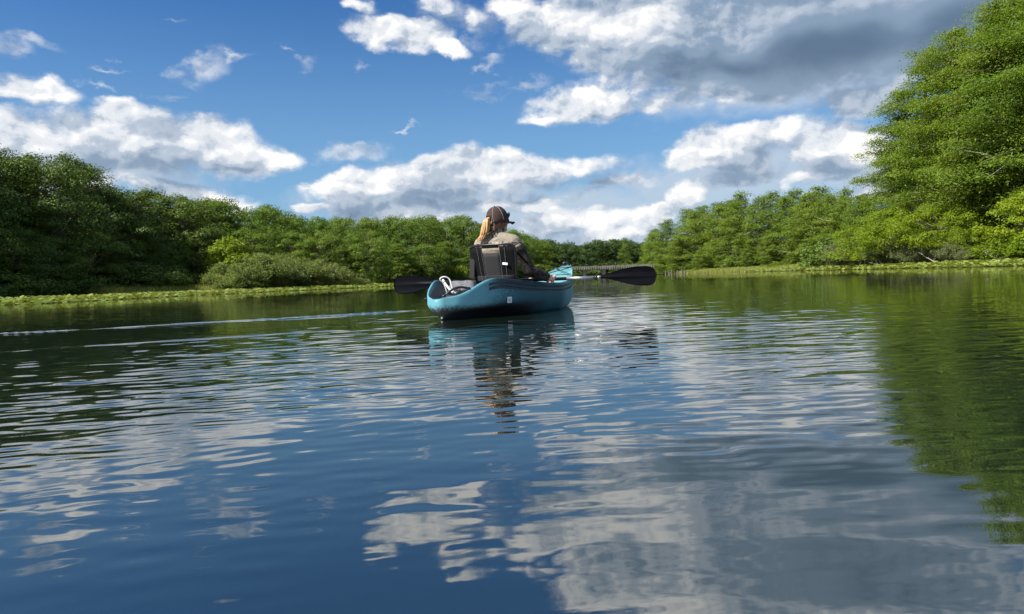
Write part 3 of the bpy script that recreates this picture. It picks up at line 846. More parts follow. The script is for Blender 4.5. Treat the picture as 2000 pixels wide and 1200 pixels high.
# dead wood along the banks
def driftwood(name, px, d, length, rise, rz, rad, seed, label, nb=4):
    r_ = np.random.default_rng(seed)
    p = at(px, hor(px), d)
    root = empty(name, (p.x, p.y, max(float(ground_z(p.x, p.y)), 0) + .03), rz, label, 'dead wood')
    pts = [Vector((length * t, r_.normal() * .05 * length * t, rise * t ** 1.3 + .04 * math.sin(5 * t))) for t in np.linspace(0, 1, 7)]
    mb = MB(); mb.tube(pts, [rad * (1 - .75 * i / 6) for i in range(7)], 7); mb.build('stem', M_pale, root, True)
    for k in range(nb):
        q = pts[2 + k % 4]; e = q + Vector((r_.normal() * .2 + .2, r_.normal() * .35, .25 + .4 * r_.random())) * length * .35
        mb = MB(); mb.tube([q, q.lerp(e, .5) + Vector((0, .03, .03)), e], [rad * .4, rad * .28, rad * .1], 5); mb.build('branch', M_pale, root, True)
for i, (px, d, L, rise, rz, rad, lab) in enumerate([
        (1752, 52.3, 1.9, .5, 2.7, .05, 'bleached fallen branch at the waterline left of the grey scrub'),
        (1800, 49.5, 1.6, .9, .6, .04, 'bare pale branch leaning out of the shade under the young maples'),
        (1838, 47.4, 1.5, 1.0, 2.2, .035, 'thin bleached stems slanting up beside the shaded scrub'),
        (1872, 45.2, 1.7, .8, .4, .04, 'pale dead branch below the smallest young maple'),
        (1975, 38.5, 1.2, .8, 2.5, .03, 'small bleached branch sticking out of the bright bush at the right edge'),
        (1690, 57, 1.8, .7, .2, .04, 'grey dead branch lying in the scrub at the foot of the left maple')]):
    driftwood('dead_branch', px, d, L, rise, rz, rad, 500 + i, lab)

# ------------------------------------------------------------------ kayak
K_ORG, K_HEAD = Vector((0.030, 6.98, 0.0)), R(90 - 28.5)
KM = Matrix.Translation(K_ORG) @ Matrix.Rotation(K_HEAD, 4, 'Z')
KI = KM.inverted()
def loc(px, py, d):
    return KI @ at(px, py, d)

m, N_ = new_mat('teal_black_fade_plastic')
co = N_.n('ShaderNodeTexCoord').outputs['Object']
xyz = N_.n('ShaderNodeSeparateXYZ', ins={0: co})
sp = N_.noise(co, 260.0, 2.0, 0.7)
bl = N_.noise(co, 2.4, 2.0, 0.5)
along = N_.m('ADD', xyz.outputs[0], N_.m('MULTIPLY', N_.m('SUBTRACT', bl.outputs[0], 0.5), 0.5))
mot = N_.noise(co, 55.0, 3.0, 0.65)
grain = N_.m('ADD', N_.m('MULTIPLY', N_.m('SUBTRACT', sp.outputs[0], 0.5), 0.9), N_.m('MULTIPLY', N_.m('SUBTRACT', mot.outputs[0], 0.5), 0.6))
f1 = N_.ramp(N_.m('ADD', along, grain), -1.05, -0.60)                 # stern teal -> deeper blue green amidships, partly the flank's shade painted in
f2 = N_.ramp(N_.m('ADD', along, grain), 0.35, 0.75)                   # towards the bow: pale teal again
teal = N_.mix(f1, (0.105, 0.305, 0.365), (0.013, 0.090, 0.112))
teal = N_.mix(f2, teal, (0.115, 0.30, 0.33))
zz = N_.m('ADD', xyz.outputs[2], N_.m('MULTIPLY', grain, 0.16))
keel = N_.m('MULTIPLY', N_.ramp(zz, 0.120, 0.085), N_.ramp(along, 0.05, -0.35))  # black bottom plastic that also paints in the shade under the hull
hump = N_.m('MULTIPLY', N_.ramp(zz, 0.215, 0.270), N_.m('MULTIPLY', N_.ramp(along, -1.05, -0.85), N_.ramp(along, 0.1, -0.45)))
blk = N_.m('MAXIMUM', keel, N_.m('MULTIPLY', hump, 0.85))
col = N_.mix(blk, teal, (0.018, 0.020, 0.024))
bp = N_.n('ShaderNodeBump', ins={'Strength': 0.12, 'Distance': 0.002, 'Height': sp.outputs[0]})
b = N_.n('ShaderNodeBsdfPrincipled', ins={'Base Color': col, 'Roughness': 0.55, 'Specular IOR Level': 0.35, 'Normal': bp.outputs[0]})
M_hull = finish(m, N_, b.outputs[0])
M_groove = plain('black_groove_plastic', (0.015, 0.016, 0.018), 0.4)
M_well = plain('dark_grey_plastic', (0.075, 0.078, 0.088), 0.5, var=0.25, scale=120, bump=0.1)
M_black = plain('black_plastic', (0.010, 0.010, 0.011), 0.32)
M_rub = plain('black_cord', (0.012, 0.012, 0.013), 0.7)
M_white = plain('white_plastic', (0.78, 0.78, 0.76), 0.45, var=0.05)
M_cordw = plain('white_cord', (0.62, 0.62, 0.60), 0.8, var=0.2, scale=300)

def prof(s, tab, smooth=True):
    t = np.array(tab, float)
    if not smooth:
        return float(np.interp(s, t[:, 0], t[:, 1]))
    e = 0.045
    return float(np.mean([np.interp(s + k * e, t[:, 0], t[:, 1]) for k in (-1, -.5, 0, .5, 1)]))
T_W = [(-1.40, .0), (-1.335, .03), (-1.29, .125), (-1.15, .225), (-.9, .315), (-.5, .36), (0, .365), (.4, .34), (.8, .26), (1.05, .17), (1.22, .085), (1.32, .02), (1.4, 0)]
T_S = [(-1.4, .18), (-1.31, .185), (-1.2, .22), (-1.08, .285), (-.95, .335), (-.8, .335), (-.5, .305), (0, .275), (.36, .265), (.7, .285), (1.0, .345), (1.2, .42), (1.32, .46), (1.4, .46)]
T_K = [(-1.4, .13), (-1.33, .06), (-1.25, -.015), (-1.1, -.055), (-.8, -.07), (0, -.08), (.7, -.07), (1.0, -.03), (1.2, .08), (1.3, .26), (1.34, .37), (1.4, .41)]
T_D = [(-1.4, .02), (-1.24, .025), (-1.17, .12), (-1.1, .15), (-.72, .15), (-.64, .10), (-.2, .10), (-.1, .19), (.78, .19), (.9, .06), (1.0, .035), (1.4, .02)]   # depth of the well below the gunwale
def station(s):
    w, sh, zk = prof(s, T_W), prof(s, T_S), prof(s, T_K)
    fl = sh - prof(s, T_D)
    h = sh - zk
    g = np.clip((s + 1.0) / 0.3, 0, 1) * np.clip((1.12 - s) / 0.2, 0, 1) * 0.035
    q = min(1.0, h / 0.33)
    t = float(np.clip((-.25 - s) / .45, 0, 1)) * float(np.clip((s + 1.36) / .12, 0, 1))         # the run aft: a narrow skeg under a raised chine
    lr = lambda a, b_: (a[0] + (b_[0] - a[0]) * t, a[1] + (b_[1] - a[1]) * t)
    half = [(0, zk), lr((.35 * w, zk + .03 * h), (.12 * w, zk + .01)), lr((.70 * w, zk + .12 * h), (.30 * w, .05)), lr((.90 * w, zk + .27 * h), (.84 * w, .078)), lr((.975 * w, zk + .45 * h), (.975 * w, .118)), (1.0 * w, zk + .62 * h),
            (1.0 * w, sh - .088 * q), ((1 - g) * w, sh - .080 * q), (1.0 * w, sh - .070 * q), (1.0 * w, sh - .058 * q), ((1 - g) * w, sh - .050 * q), (1.0 * w, sh - .040 * q),
            (.99 * w, sh - .014 * q), (.955 * w, sh), (.90 * w, sh - .006), (.86 * w, sh - .03 - .0 * fl if sh - fl > .05 else sh - .010), (.80 * w, fl + .012), (.5 * w, fl), (0, fl + (.012 if sh - fl < .05 else 0))]
    return half
SS = np.concatenate([np.linspace(-1.345, -1.2, 7), np.linspace(-1.17, 1.17, 50), np.linspace(1.2, 1.345, 7)])
def hull_mesh():
    mb = MB()
    halves = [station(s) for s in SS]
    nh = len(halves[0]); ring = 2 * nh - 2
    vs = []
    for s, hf in zip(SS, halves):
        rake = 0.0
        vs += [(s, y, z) for y, z in hf]
        vs += [(s, -y, z) for y, z in hf[-2:0:-1]]
    fs, mi = [], []
    for i in range(len(SS) - 1):
        sm = (SS[i] + SS[i + 1]) / 2
        for k in range(ring):
            a, b_ = i * ring + k, i * ring + (k + 1) % ring
            fs.append((a, a + ring, b_ + ring, b_))
            kk = k if k < nh - 1 else ring - 1 - k
            mt = 0
            if kk in (6, 7, 9, 10) and -1.0 < sm < 1.1:
                mt = 1
            if kk >= 15 and -1.19 < sm < 0.86:
                mt = 2
            mi.append(mt)
    n0 = (len(SS) - 1) * ring
    fs.append(tuple(range(ring))); fs.append(tuple(range(n0 + ring - 1, n0 - 1, -1))); mi += [0, 0]
    mb.v, mb.f, mb.mi = vs, fs, mi
    return mb
kayak = empty('kayak', K_ORG, K_HEAD, 'teal and black sit-on-top kayak seen from its stern quarter on the river', 'kayak')
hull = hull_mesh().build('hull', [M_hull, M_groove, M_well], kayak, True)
md = hull.modifiers.new('round', 'SUBSURF'); md.levels = 1; md.render_levels = 1

def arc(p, q, up, n=9, k=1.0):
    p, q = Vector(p), Vector(q)
    return [p.lerp(q, t) + Vector((0, 0, up * math.sin(math.pi * t) ** k)) for t in np.linspace(0, 1, n)]
def gun(s, side, dz=0.0, f=.955):
    return Vector((s, side * f * prof(s, T_W), prof(s, T_S) + dz))

# stern: strap handle, side loop, keel plug
mb = MB(); mb.tube(arc(gun(-1.28, -1, .002, .30), gun(-1.15, -1, .006, .86), .035), 0.016, 8, flat=.6)
mb.ball(gun(-1.28, -1, .002, .30), (.02, .02, .014)).ball(gun(-1.15, -1, .004, .86), (.02, .02, .014))
mb.build('carry_handle', M_black, kayak, True)
mb = MB(); p = Vector((-1.19, prof(-1.19, T_W) * .99, .165)); mb.tube(arc(p + Vector((-.03, 0, .012)), p + Vector((.03, .012, -.006)), .0), 0.013, 6)
mb.ball(p, (.018, .014, .02)); mb.build('pad_eye', M_black, kayak, True)
mb = MB(); mb.ball((-1.285, -.01, .022), (.010, .010, .009), 8, 5); mb.build('drain_plug', M_white, kayak, True)

# bow: grab toggle and deck cords
mb = MB(); q = gun(1.24, 0, .0, 0); q.z = prof(1.24, T_S) + .012
mb.tube([q + Vector((0, .05, 0)), q + Vector((.0, .02, .028)), q + Vector((0, -.02, .028)), q + Vector((0, -.05, 0))], 0.010, 6)
mb.ball(q + Vector((-.03, 0, .018)), (.03, .028, .026)); mb.build('grab_toggle', M_black, kayak, True)
cord_pts = [gun(.93, 1, .012, .86), gun(1.17, -1, .012, .80), gun(1.17, 1, .012, .80), gun(.93, -1, .012, .86)]
for a, b_ in ((0, 1), (2, 3), (1, 2), (0, 3)):
    mb = MB(); mb.tube(arc(cord_pts[a], cord_pts[b_], -.004, 5), 0.0042, 5); mb.build('deck_cord', M_rub, kayak, True)
for p in cord_pts:
    mb = MB(); mb.ball(p, (.012, .012, .008), 8, 5); mb.build('cord_hook', M_black, kayak, True)

# registration sticker on the shaded flank
m, N_ = new_mat('printed_sticker')
co = N_.n('ShaderNodeTexCoord').outputs['Generated']
sx_ = N_.n('ShaderNodeSeparateXYZ', ins={0: co})
wv = N_.n('ShaderNodeTexWave', wave_type='BANDS', bands_direction='Z', ins={0: co, 1: 2.2, 2: 3.0, 3: 2.0})
inside = N_.m('MULTIPLY', N_.ramp(sx_.outputs[0], .12, .16), N_.ramp(sx_.outputs[0], .88, .84))
band = N_.m('MULTIPLY', N_.ramp(sx_.outputs[2], .72, .66), N_.ramp(sx_.outputs[2], .14, .2))
ink = N_.m('MULTIPLY', N_.m('MULTIPLY', inside, band), N_.ramp(wv.outputs[1], .45, .6, .25, .8))
b = N_.n('ShaderNodeBsdfPrincipled', ins={'Base Color': N_.mix(ink, (.80, .80, .80), (.10, .16, .28)), 'Roughness': .35})
M_stick = finish(m, N_, b.outputs[0])
sw, sz = prof(-.72, T_W), .125
mb = MB(); mb.box((-.72, -sw * .99 - .004, sz + .012), (.062, .004, .052), Matrix.Rotation(R(-6.5), 3, 'Z') @ Matrix.Rotation(R(5), 3, 'X'))
tag(mb.build('sticker', M_stick, kayak), 'small white printed sticker with a blue block')

# what lies in the stern well
M_towel = plain('pale_grey_cloth', (0.13, 0.13, 0.145), 0.9, var=0.25, scale=40, bump=0.4)
mb = MB()
r_ = np.random.default_rng(5)
nu, nv = 22, 12
zf = prof(-.85, T_S) - prof(-.85, T_D)
vs = []
for i in range(nu):
    for j in range(nv):
        a = 2 * math.pi * i / nu; t = -1 + 2 * j / (nv - 1)
        rr = math.sqrt(max(0.02, 1 - t * t * .96)) * (1 + .14 * math.sin(3 * a + 4 * t) + .08 * math.sin(7 * a - 6 * t))
        vs.append((-.82 + .10 * rr * math.cos(a) + .06 * t, .08 + .17 * t, zf + .065 + .072 * rr * math.sin(a) * (1 if math.sin(a) > 0 else .85)))
fs = [(i * nv + j, ((i + 1) % nu) * nv + j, ((i + 1) % nu) * nv + j + 1, i * nv + j + 1) for i in range(nu) for j in range(nv - 1)]
fs += [tuple(i * nv for i in range(nu))[::-1], tuple(i * nv + nv - 1 for i in range(nu))]
mb.add(vs, fs)
o = mb.build('cloth_bundle', M_towel, None, True); o.matrix_world = KM
tag(o, 'crumpled pale grey cloth bundle lying in the stern well of the kayak', 'cloth bundle')
mb = MB()
pa = Vector((-1.02, .10, .20)); 
lp = [pa, pa + Vector((-.02, .03, .12)), pa + Vector((-.05, .06, .175)), pa + Vector((-.03, .015, .20)), pa + Vector((.0, -.03, .17)), pa + Vector((-.01, -.06, .10)), pa + Vector((-.02, -.09, .03)), pa + Vector((-.06, -.14, .02))]
def smooth_path(pts, n=6):
    pts = [Vector(p) for p in pts]; out = []
    for i in range(len(pts) - 1):
        p0, p1, p2, p3 = pts[max(i - 1, 0)], pts[i], pts[i + 1], pts[min(i + 2, len(pts) - 1)]
        for k in range(n):
            t = k / n
            out.append(0.5 * ((2 * p1) + (p2 - p0) * t + (2 * p0 - 5 * p1 + 4 * p2 - p3) * t * t + (3 * p1 - p0 - 3 * p2 + p3) * t ** 3))
    return out + [pts[-1]]
lp = [pa + (p - pa) * .78 for p in lp]
mb.tube(smooth_path(lp), 0.0062, 7)
mb.tube(smooth_path([pa + Vector((.01, .05, .13)), pa + Vector((-.03, -.02, .07)), pa + Vector((-.07, -.10, .02))]), 0.010, 7)
o = mb.build('looped_cord', M_cordw, None, True); o.matrix_world = KM
tag(o, 'white cord standing up in a loop from the stern well', 'cord')

# ------------------------------------------------------------------ seat
M_tube = plain('black_tube', (0.012, 0.012, 0.013), 0.30)
M_mesh = plain('dark_grey_mesh_cloth', (0.020, 0.019, 0.020), 0.85, var=0.3, scale=400, bump=0.3)
M_web = plain('black_webbing', (0.003, 0.003, 0.0035), 0.9, 0.2)
M_seam = plain('pale_stitching', (0.30, 0.30, 0.30), 0.8)
seat = empty('low_chair', KM @ Vector((-.53, -.105, .165)), K_HEAD, 'black framed mesh chair with a high back standing in the kayak behind the person', 'chair')
SB, ST = Vector((-.005, 0, .12)), Vector((-.080, 0, .455))              # back plane, bottom and top, seat space
def bp_(u, v, off=0.0):
    """point on the seat back: u across, v up (0..1)"""
    c = SB.lerp(ST, v)
    return c + Vector((off - .035 * (1 - (u / .235) ** 2) * 1.0 + .02, u, 0))
fr = [(-.205, 0), (-.215, .35), (-.228, .8), (-.222, .93), (-.19, 1.0), (-.08, 1.015), (.08, 1.015), (.19, 1.0), (.222, .93), (.228, .8), (.215, .35), (.205, 0)]
mb = MB(); mb.tube(smooth_path([bp_(u, v) for u, v in fr], 5), 0.0125, 8)
mb.tube([bp_(u, 0.02) for u in np.linspace(-.205, .205, 7)], 0.010, 8)
mb.build('back_frame', M_tube, seat, True)
def panel(name, u0, u1, v0, v1, mat, off=-.008, thick=.004, n=6, label=None, taper=0.0):
    mb = MB(); g = []
    for k, o_ in ((0, off), (1, off + thick)):
        for i in range(n + 1):
            for j in range(n + 1):
                v = v0 + (v1 - v0) * j / n
                sc_ = 1 + taper * (v - .5)
                g.append(bp_((u0 + (u1 - u0) * i / n) * sc_, v, o_))
    q = lambda k, i, j: k * (n + 1) ** 2 + i * (n + 1) + j
    fs = []
    for i in range(n):
        for j in range(n):
            fs.append((q(0, i, j), q(0, i, j + 1), q(0, i + 1, j + 1), q(0, i + 1, j)))
            fs.append((q(1, i, j), q(1, i + 1, j), q(1, i + 1, j + 1), q(1, i, j + 1)))
        fs.append((q(0, i, 0), q(0, i + 1, 0), q(1, i + 1, 0), q(1, i, 0)))
        fs.append((q(0, i + 1, n), q(0, i, n), q(1, i, n), q(1, i + 1, n)))
        fs.append((q(0, 0, i + 1), q(0, 0, i), q(1, 0, i), q(1, 0, i + 1)))
        fs.append((q(0, n, i), q(0, n, i + 1), q(1, n, i + 1), q(1, n, i)))
    mb.add(g, fs)
    o = mb.build(name, mat, seat, True)
    return tag(o, label)
panel('mesh_panel', -.085, .085, .02, .80, M_mesh)
panel('side_panel', -.222, -.0852, .03, .97, M_web, taper=.10)
panel('side_panel', .0852, .222, .03, .97, M_web, taper=.10)
panel('top_band', -.085, .085, .925, 1.0, M_web)
panel('lumbar_band', -.20, .20, .06, .20, M_mesh, -.0135)
for u in (-.135, -.09, .09, .135):
    mb = MB(); mb.tube([bp_(u * (1 + .10 * (v - .5)), v, -.0135) for v in np.linspace(.05, .93, 8)], 0.0013, 4); mb.build('seam', M_seam, seat)
mb = MB(); mb.box(bp_(-.132, .50, -.020), (.006, .050, .020), Matrix.Rotation(R(8), 3, 'X')); tag(mb.build('tag', M_white, seat), 'small white sewn tag')
mb = MB(); mb.box(bp_(.222, .42, -.016), (.03, .05, .17), Matrix.Rotation(R(4), 3, 'X')); mb.build('side_pocket', M_mesh, seat)
# seat pan on short legs, straps to the gunwales
mb = MB(); mb.box((.17, 0, .015), (.40, .40, .03)); o = mb.build('cushion', M_web, seat); md = o.modifiers.new('edge', 'BEVEL'); md.width = .012; md.segments = 2
for side in (-1, 1):
    a = bp_(.222 * side, .86, -.002)
    e = Vector((.53 + .02, .105, -.165)) + gun(.02, side, .008, .90)
    mb = MB(); mb.tube([a, a.lerp(e, .5) + Vector((0, 0, -.012)), e], 0.013, 6, flat=.35); mb.build('strap', M_web, seat)
    e2 = Vector((.53, .105, -.165)) + gun(-.70, side, .004, .88)
    a2 = bp_(.20 * side, .10, -.002)
    mb = MB(); mb.tube([a2, e2], 0.010, 6, flat=.4); mb.build('strap', M_web, seat)

# ------------------------------------------------------------------ paddle
PR, PL = at(1283, 545, 6.58), at(768, 561, 7.0)
PR.z, PL.z = .300, .298
pd = (PR - PL).normalized(); PLEN = (PR - PL).length
paddle = empty('paddle', (PR + PL) / 2, math.atan2(pd.y, pd.x), 'long double bladed paddle with black blades lying across the kayak', 'paddle')
M_metal = plain('brushed_aluminium', (0.40, 0.40, 0.40), 0.42, metal=0.9, var=0.06)
M_blade = plain('black_blade_plastic', (0.004, 0.004, 0.005), 0.30, 0.16, var=0.2, scale=12)
HL = PLEN / 2
BL = .53
mb = MB(); mb.tube([(-HL + BL + .30, 0, 0), (HL - BL - .30, 0, 0)], 0.0155, 12); mb.build('shaft', M_tube, paddle, True)
for sgn in (1, -1):
    mb = MB(); mb.tube([(sgn * (HL - BL - .30), 0, 0), (sgn * (HL - BL - .035), 0, 0)], 0.0175, 12); mb.build('metal_tube', M_metal, paddle, True)
    mb = MB(); mb.tube([(sgn * (HL - BL - .037), 0, 0), (sgn * (HL - BL - .012), 0, 0)], 0.022, 12)
    mb.build('drip_ring', M_tube, paddle, True)
    mb = MB(); mb.tube([(sgn * (HL - BL - .012), 0, 0), (sgn * (HL - BL + .02), 0, 0)], 0.0185, 12); mb.build('collar', M_metal, paddle, True)
    mb = MB(); nu, nv = 26, 12; g = []
    for k in (0, 1):
        for i in range(nu + 1):
            t = i / nu
            up = .015 + .074 * (math.sin(min(1, t / .72) * math.pi / 2) ** 1.25) * (1 if t < .80 else math.sqrt(max(0.0, 1 - ((t - .80) / .2) ** 2)) * .93 + .07)
            dn = .013 + .078 * (max(0.0, math.sin(min(1, max(0, t - .06) / .72) * math.pi / 2)) ** 1.7) * (1 if t < .84 else math.sqrt(max(0.0, 1 - ((t - .84) / .16) ** 2)) * .9 + .1)
            if t >= .999:
                up = dn = .012
            for j in range(nv + 1):
                v = -1 + 2 * j / nv
                z = v * up if v > 0 else v * dn
                ridge_ = .020 * math.exp(-(z / .013) ** 2) * (1 - .8 * t)
                y = .022 * (z / .09) ** 2 * t * sgn * 0 + .035 * (t - .3) ** 2 - .012 * (z / .09) ** 2
                g.append((sgn * (HL - BL + BL * t), y + (-.0025 - ridge_ if k == 0 else .0025 + ridge_ * .7), z))
    q = lambda k, i, j: k * (nu + 1) * (nv + 1) + i * (nv + 1) + j
    fs = []
    for i in range(nu):
        for j in range(nv):
            fs.append((q(0, i, j), q(0, i, j + 1), q(0, i + 1, j + 1), q(0, i + 1, j)))
            fs.append((q(1, i, j), q(1, i + 1, j), q(1, i + 1, j + 1), q(1, i, j + 1)))
        for j in (0, nv):
            fs.append((q(0, i, j), q(0, i + 1, j), q(1, i + 1, j), q(1, i, j)))
    for j in range(nv):
        for i in (0, nu):
            fs.append((q(0, i, j), q(1, i, j), q(1, i, j + 1), q(0, i, j + 1)))
    mb.add(g, fs); mb.build('blade', M_blade, paddle, True)

# ------------------------------------------------------------------ person
def fuse(name, mb, voxel, mat, parent, it=6, fac=.5):
    """one continuous skin over overlapping volumes"""
    me = mb.mesh(name, mat, True)
    o = bpy.data.objects.new(name, me); COL.objects.link(o)
    md = o.modifiers.new('skin', 'REMESH'); md.mode = 'VOXEL'; md.voxel_size = voxel; md.use_smooth_shade = True
    sm = o.modifiers.new('soft', 'SMOOTH'); sm.iterations = it; sm.factor = fac
    dg = bpy.context.evaluated_depsgraph_get()
    me2 = bpy.data.meshes.new_from_object(o.evaluated_get(dg))
    me2.name = name
    if not me2.materials:
        me2.materials.append(mat)
    me2.polygons.foreach_set('use_smooth', [True] * len(me2.polygons))
    o.modifiers.clear(); o.data = me2; o.parent = parent
    return o

M_skin = plain('skin', (0.62, 0.36, 0.27), 0.5, var=0.06)
m, N_ = new_mat('beige_shirt_cloth')
co = N_.n('ShaderNodeTexCoord').outputs['Object']
xyz = N_.n('ShaderNodeSeparateXYZ', ins={0: co})
n1 = N_.noise(co, 26.0, 3.0, .6); n2 = N_.noise(N_.vm('MULTIPLY', co, (40, 40, 70)), 1.0, 3.0, .6)
fold = N_.noise(N_.vm('MULTIPLY', co, (7, 9, 16)), 1.0, 3.0, .5, dist=.6)
c1 = N_.mix(N_.ramp(n1.outputs[0], .35, .65), (.225, .195, .150), (.275, .240, .185))
band = N_.m('MULTIPLY', N_.ramp(xyz.outputs[2], .445, .435), N_.ramp(xyz.outputs[2], .385, .395))
pr_ = N_.mix(N_.ramp(n2.outputs[0], .47, .53), (.075, .060, .048), (.44, .36, .29))
c = N_.mix(band, c1, pr_)
bp = N_.n('ShaderNodeBump', ins={'Strength': 0.9, 'Distance': 0.02, 'Height': fold.outputs[0]})
b = N_.n('ShaderNodeBsdfPrincipled', ins={'Base Color': c, 'Roughness': .92, 'Specular IOR Level': .2, 'Normal': bp.outputs[0]})
M_shirt = finish(m, N_, b.outputs[0])
M_cap = plain('brown_cap_cloth', (0.045, 0.024, 0.018), 0.9, var=0.25, scale=150, bump=0.2)
M_trous = plain('dark_trouser_cloth', (0.03, 0.032, 0.035), 0.9)
def camo(name, c1, c2, c3, s):
    m, N_ = new_mat(name)
    co = N_.n('ShaderNodeTexCoord').outputs['Object']
    n1 = N_.noise(co, s, 3.0, .6); n2 = N_.noise(N_.vm('ADD', co, (3, 5, 1)), s * 1.6, 3.0, .6)
    c = N_.mix(N_.ramp(n2.outputs[0], .52, .56), N_.mix(N_.ramp(n1.outputs[0], .46, .52), c1, c2), c3)
    b = N_.n('ShaderNodeBsdfPrincipled', ins={'Base Color': c, 'Roughness': .9, 'Specular IOR Level': .2})
    return finish(m, N_, b.outputs[0])
M_camo = camo('dark_camouflage_cloth', (.026, .023, .020), (.046, .040, .033), (.012, .011, .010), 22)
M_camo2 = camo('brown_camouflage_cloth', (.16, .12, .09), (.05, .04, .035), (.32, .27, .22), 38)
def hair_mat(name, c1, c2):
    m, N_ = new_mat(name)
    co = N_.n('ShaderNodeTexCoord').outputs['Object']
    nz = N_.noise(N_.vm('MULTIPLY', co, (150, 150, 8)), 1.0, 3.0, .6)
    b = N_.n('ShaderNodeBsdfPrincipled', ins={'Base Color': N_.mix(N_.ramp(nz.outputs[0], .3, .7), c1, c2), 'Roughness': .42})
    return finish(m, N_, b.outputs[0])
M_hair = hair_mat('dark_blonde_hair', (.060, .030, .017), (.20, .105, .05))
M_tail = hair_mat('golden_hair', (.34, .18, .07), (.62, .38, .17))

person = empty('person', KM @ Vector((-.32, -.03, .22)), K_HEAD,
               'person with blonde ponytail, brown cap and beige shirt sitting in the kayak, seen from behind', 'person')
PW = person.matrix_basis
def pl(p):
    """kayak point -> person space"""
    return Vector(p) - Vector((-.32, -.03, .22))
paddle_l = lambda X: KI @ (PL + (PR - PL) * ((X - PL.x) / (PR.x - PL.x)))
hr, hl = pl(paddle_l(.386)), pl(paddle_l(-.26))
pax = (KI.to_3x3() @ pd).normalized()
pbk = Vector((pax.y, -pax.x, 0)); 
if pbk.x > 0: pbk = -pbk
UP = Vector((0, 0, 1))
sh_r, sh_l = Vector((-.035, -.165, .435)), Vector((-.035, .165, .435))
neck = Vector((-.02, 0, .50))
HD = Vector((.000, -.005, .645))
yaw = R(-25)
hf = Vector((math.cos(yaw), math.sin(yaw), 0)); hs = Vector((-math.sin(yaw), math.cos(yaw), 0))
hp = lambda f, s, z: HD + hf * f + hs * s + UP * z
def bend(a, b_, out, L):
    mid = (a + b_) / 2; d = (b_ - a).length
    h_ = math.sqrt(max(0.0, (L * L - d * d) / 4)) if L > d else 0.0
    return mid + out * h_
wr_r, wr_l = hr + pbk * .075 + UP * .004, hl + pbk * .075 + UP * .004
el_r = sh_r + Vector((.06, -.125, -.265))
el_l = bend(sh_l, wr_l, Vector((.55, .10, -.8)).normalized(), .56)
def torso(mb, g=0.0):
    for z, rx, ry, x in ((.0, .11, .165, .0), (.08, .105, .155, -.02), (.17, .098, .148, -.035), (.27, .102, .160, -.045), (.36, .100, .172, -.045), (.425, .078, .150, -.035)):
        mb.ball((x, 0, z), (rx + g, ry + g, .085 + g), 20, 12)
    mb.tube([sh_l + Vector((0, .01, -.005)), neck + Vector((-.012, .05, -.035)), neck + Vector((-.012, -.05, -.035)), sh_r + Vector((0, -.01, -.005))], [.062 + g, .060 + g, .060 + g, .062 + g], 14)
def arm(mb, s, e, w, g=0.0, t1=1.0):
    mb.ball(s, .066 + g, 14, 10)
    mb.tube([s, s.lerp(e, .5), e], [.058 + g, .052 + g, .042 + g], 14)
    mb.ball(e, .043 + g, 12, 8)
    e2 = e.lerp(w, t1)
    mb.tube([e, e.lerp(e2, .35), e2], [.042 + g, .044 + g, (.027 if t1 == 1 else .031) + g], 14)
def hand(mb, c, wr, sgn):
    """fingers closed over the shaft"""
    ring = lambda a, r, off: c + pax * off + (pbk * -math.cos(a) + UP * math.sin(a)) * r
    lens = (.88, 1.0, .95, .78)
    for i in range(4):
        off = (i - 1.5) * .0205
        a0, a1 = R(150), R(150 - 225 * lens[i])
        pts = [ring(a0 + (a1 - a0) * t, .030 + .004 * math.sin(t * 9) , off) for t in np.linspace(0, 1, 8)]
        mb.tube(pts, [.0105, .0108, .0098, .0095, .0088, .0085, .0078, .0062], 8)
    mb.tube([ring(R(155), .034, -.026), ring(R(155), .036, .026)], [.017, .016], 10)
    mb.tube([ring(R(170), .040, -.02), wr], [.024, .024], 10)
    mb.tube([ring(R(170), .040, .02), wr], [.024, .024], 10)
    th_ = [ring(R(190), .040, -.03 * sgn), ring(R(225), .032, -.045 * sgn), ring(R(275), .028, -.040 * sgn), ring(R(330), .027, -.030 * sgn)]
    mb.tube(th_, [.013, .0115, .010, .008], 8)
legs = []
for sgn in (-1, 1):
    hip_ = Vector((.02, .085 * sgn, .015)); kn = Vector((.43, .13 * sgn, -.012)); an = Vector((.80, .12 * sgn, -.055))
    legs.append((hip_, kn, an))
mb = MB()
torso(mb)
mb.tube([neck + Vector((-.01, 0, -.05)), neck + Vector((.0, 0, .02)), HD + Vector((-.01, 0, -.05))], [.062, .052, .052], 14)
mb.ball(hp(-.012, 0, .022), (.088, .078, .098), 20, 14)
mb.ball(hp(.030, 0, -.045), (.058, .055, .062), 16, 10)
mb.ball(hp(.062, 0, -.085), (.026, .028, .022), 10, 8)
mb.tube([hp(.078, 0, .005), hp(.100, 0, -.030)], [.010, .015], 8)
mb.tube([hp(.075, .022, -.062), hp(.081, 0, -.062), hp(.075, -.022, -.062)], [.006, .009, .006], 8)
for sgn in (-1, 1):
    mb.ball(hp(-.008, .080 * sgn, -.012), (.020, .014, .030), 10, 8)
    mb.tube([hp(.070, .050 * sgn, .026), hp(.080, .018 * sgn, .028)], [.008, .009], 6)
arm(mb, sh_r, el_r, wr_r); arm(mb, sh_l, el_l, wr_l)
hand(mb, hr, wr_r, 1); hand(mb, hl, wr_l, -1)
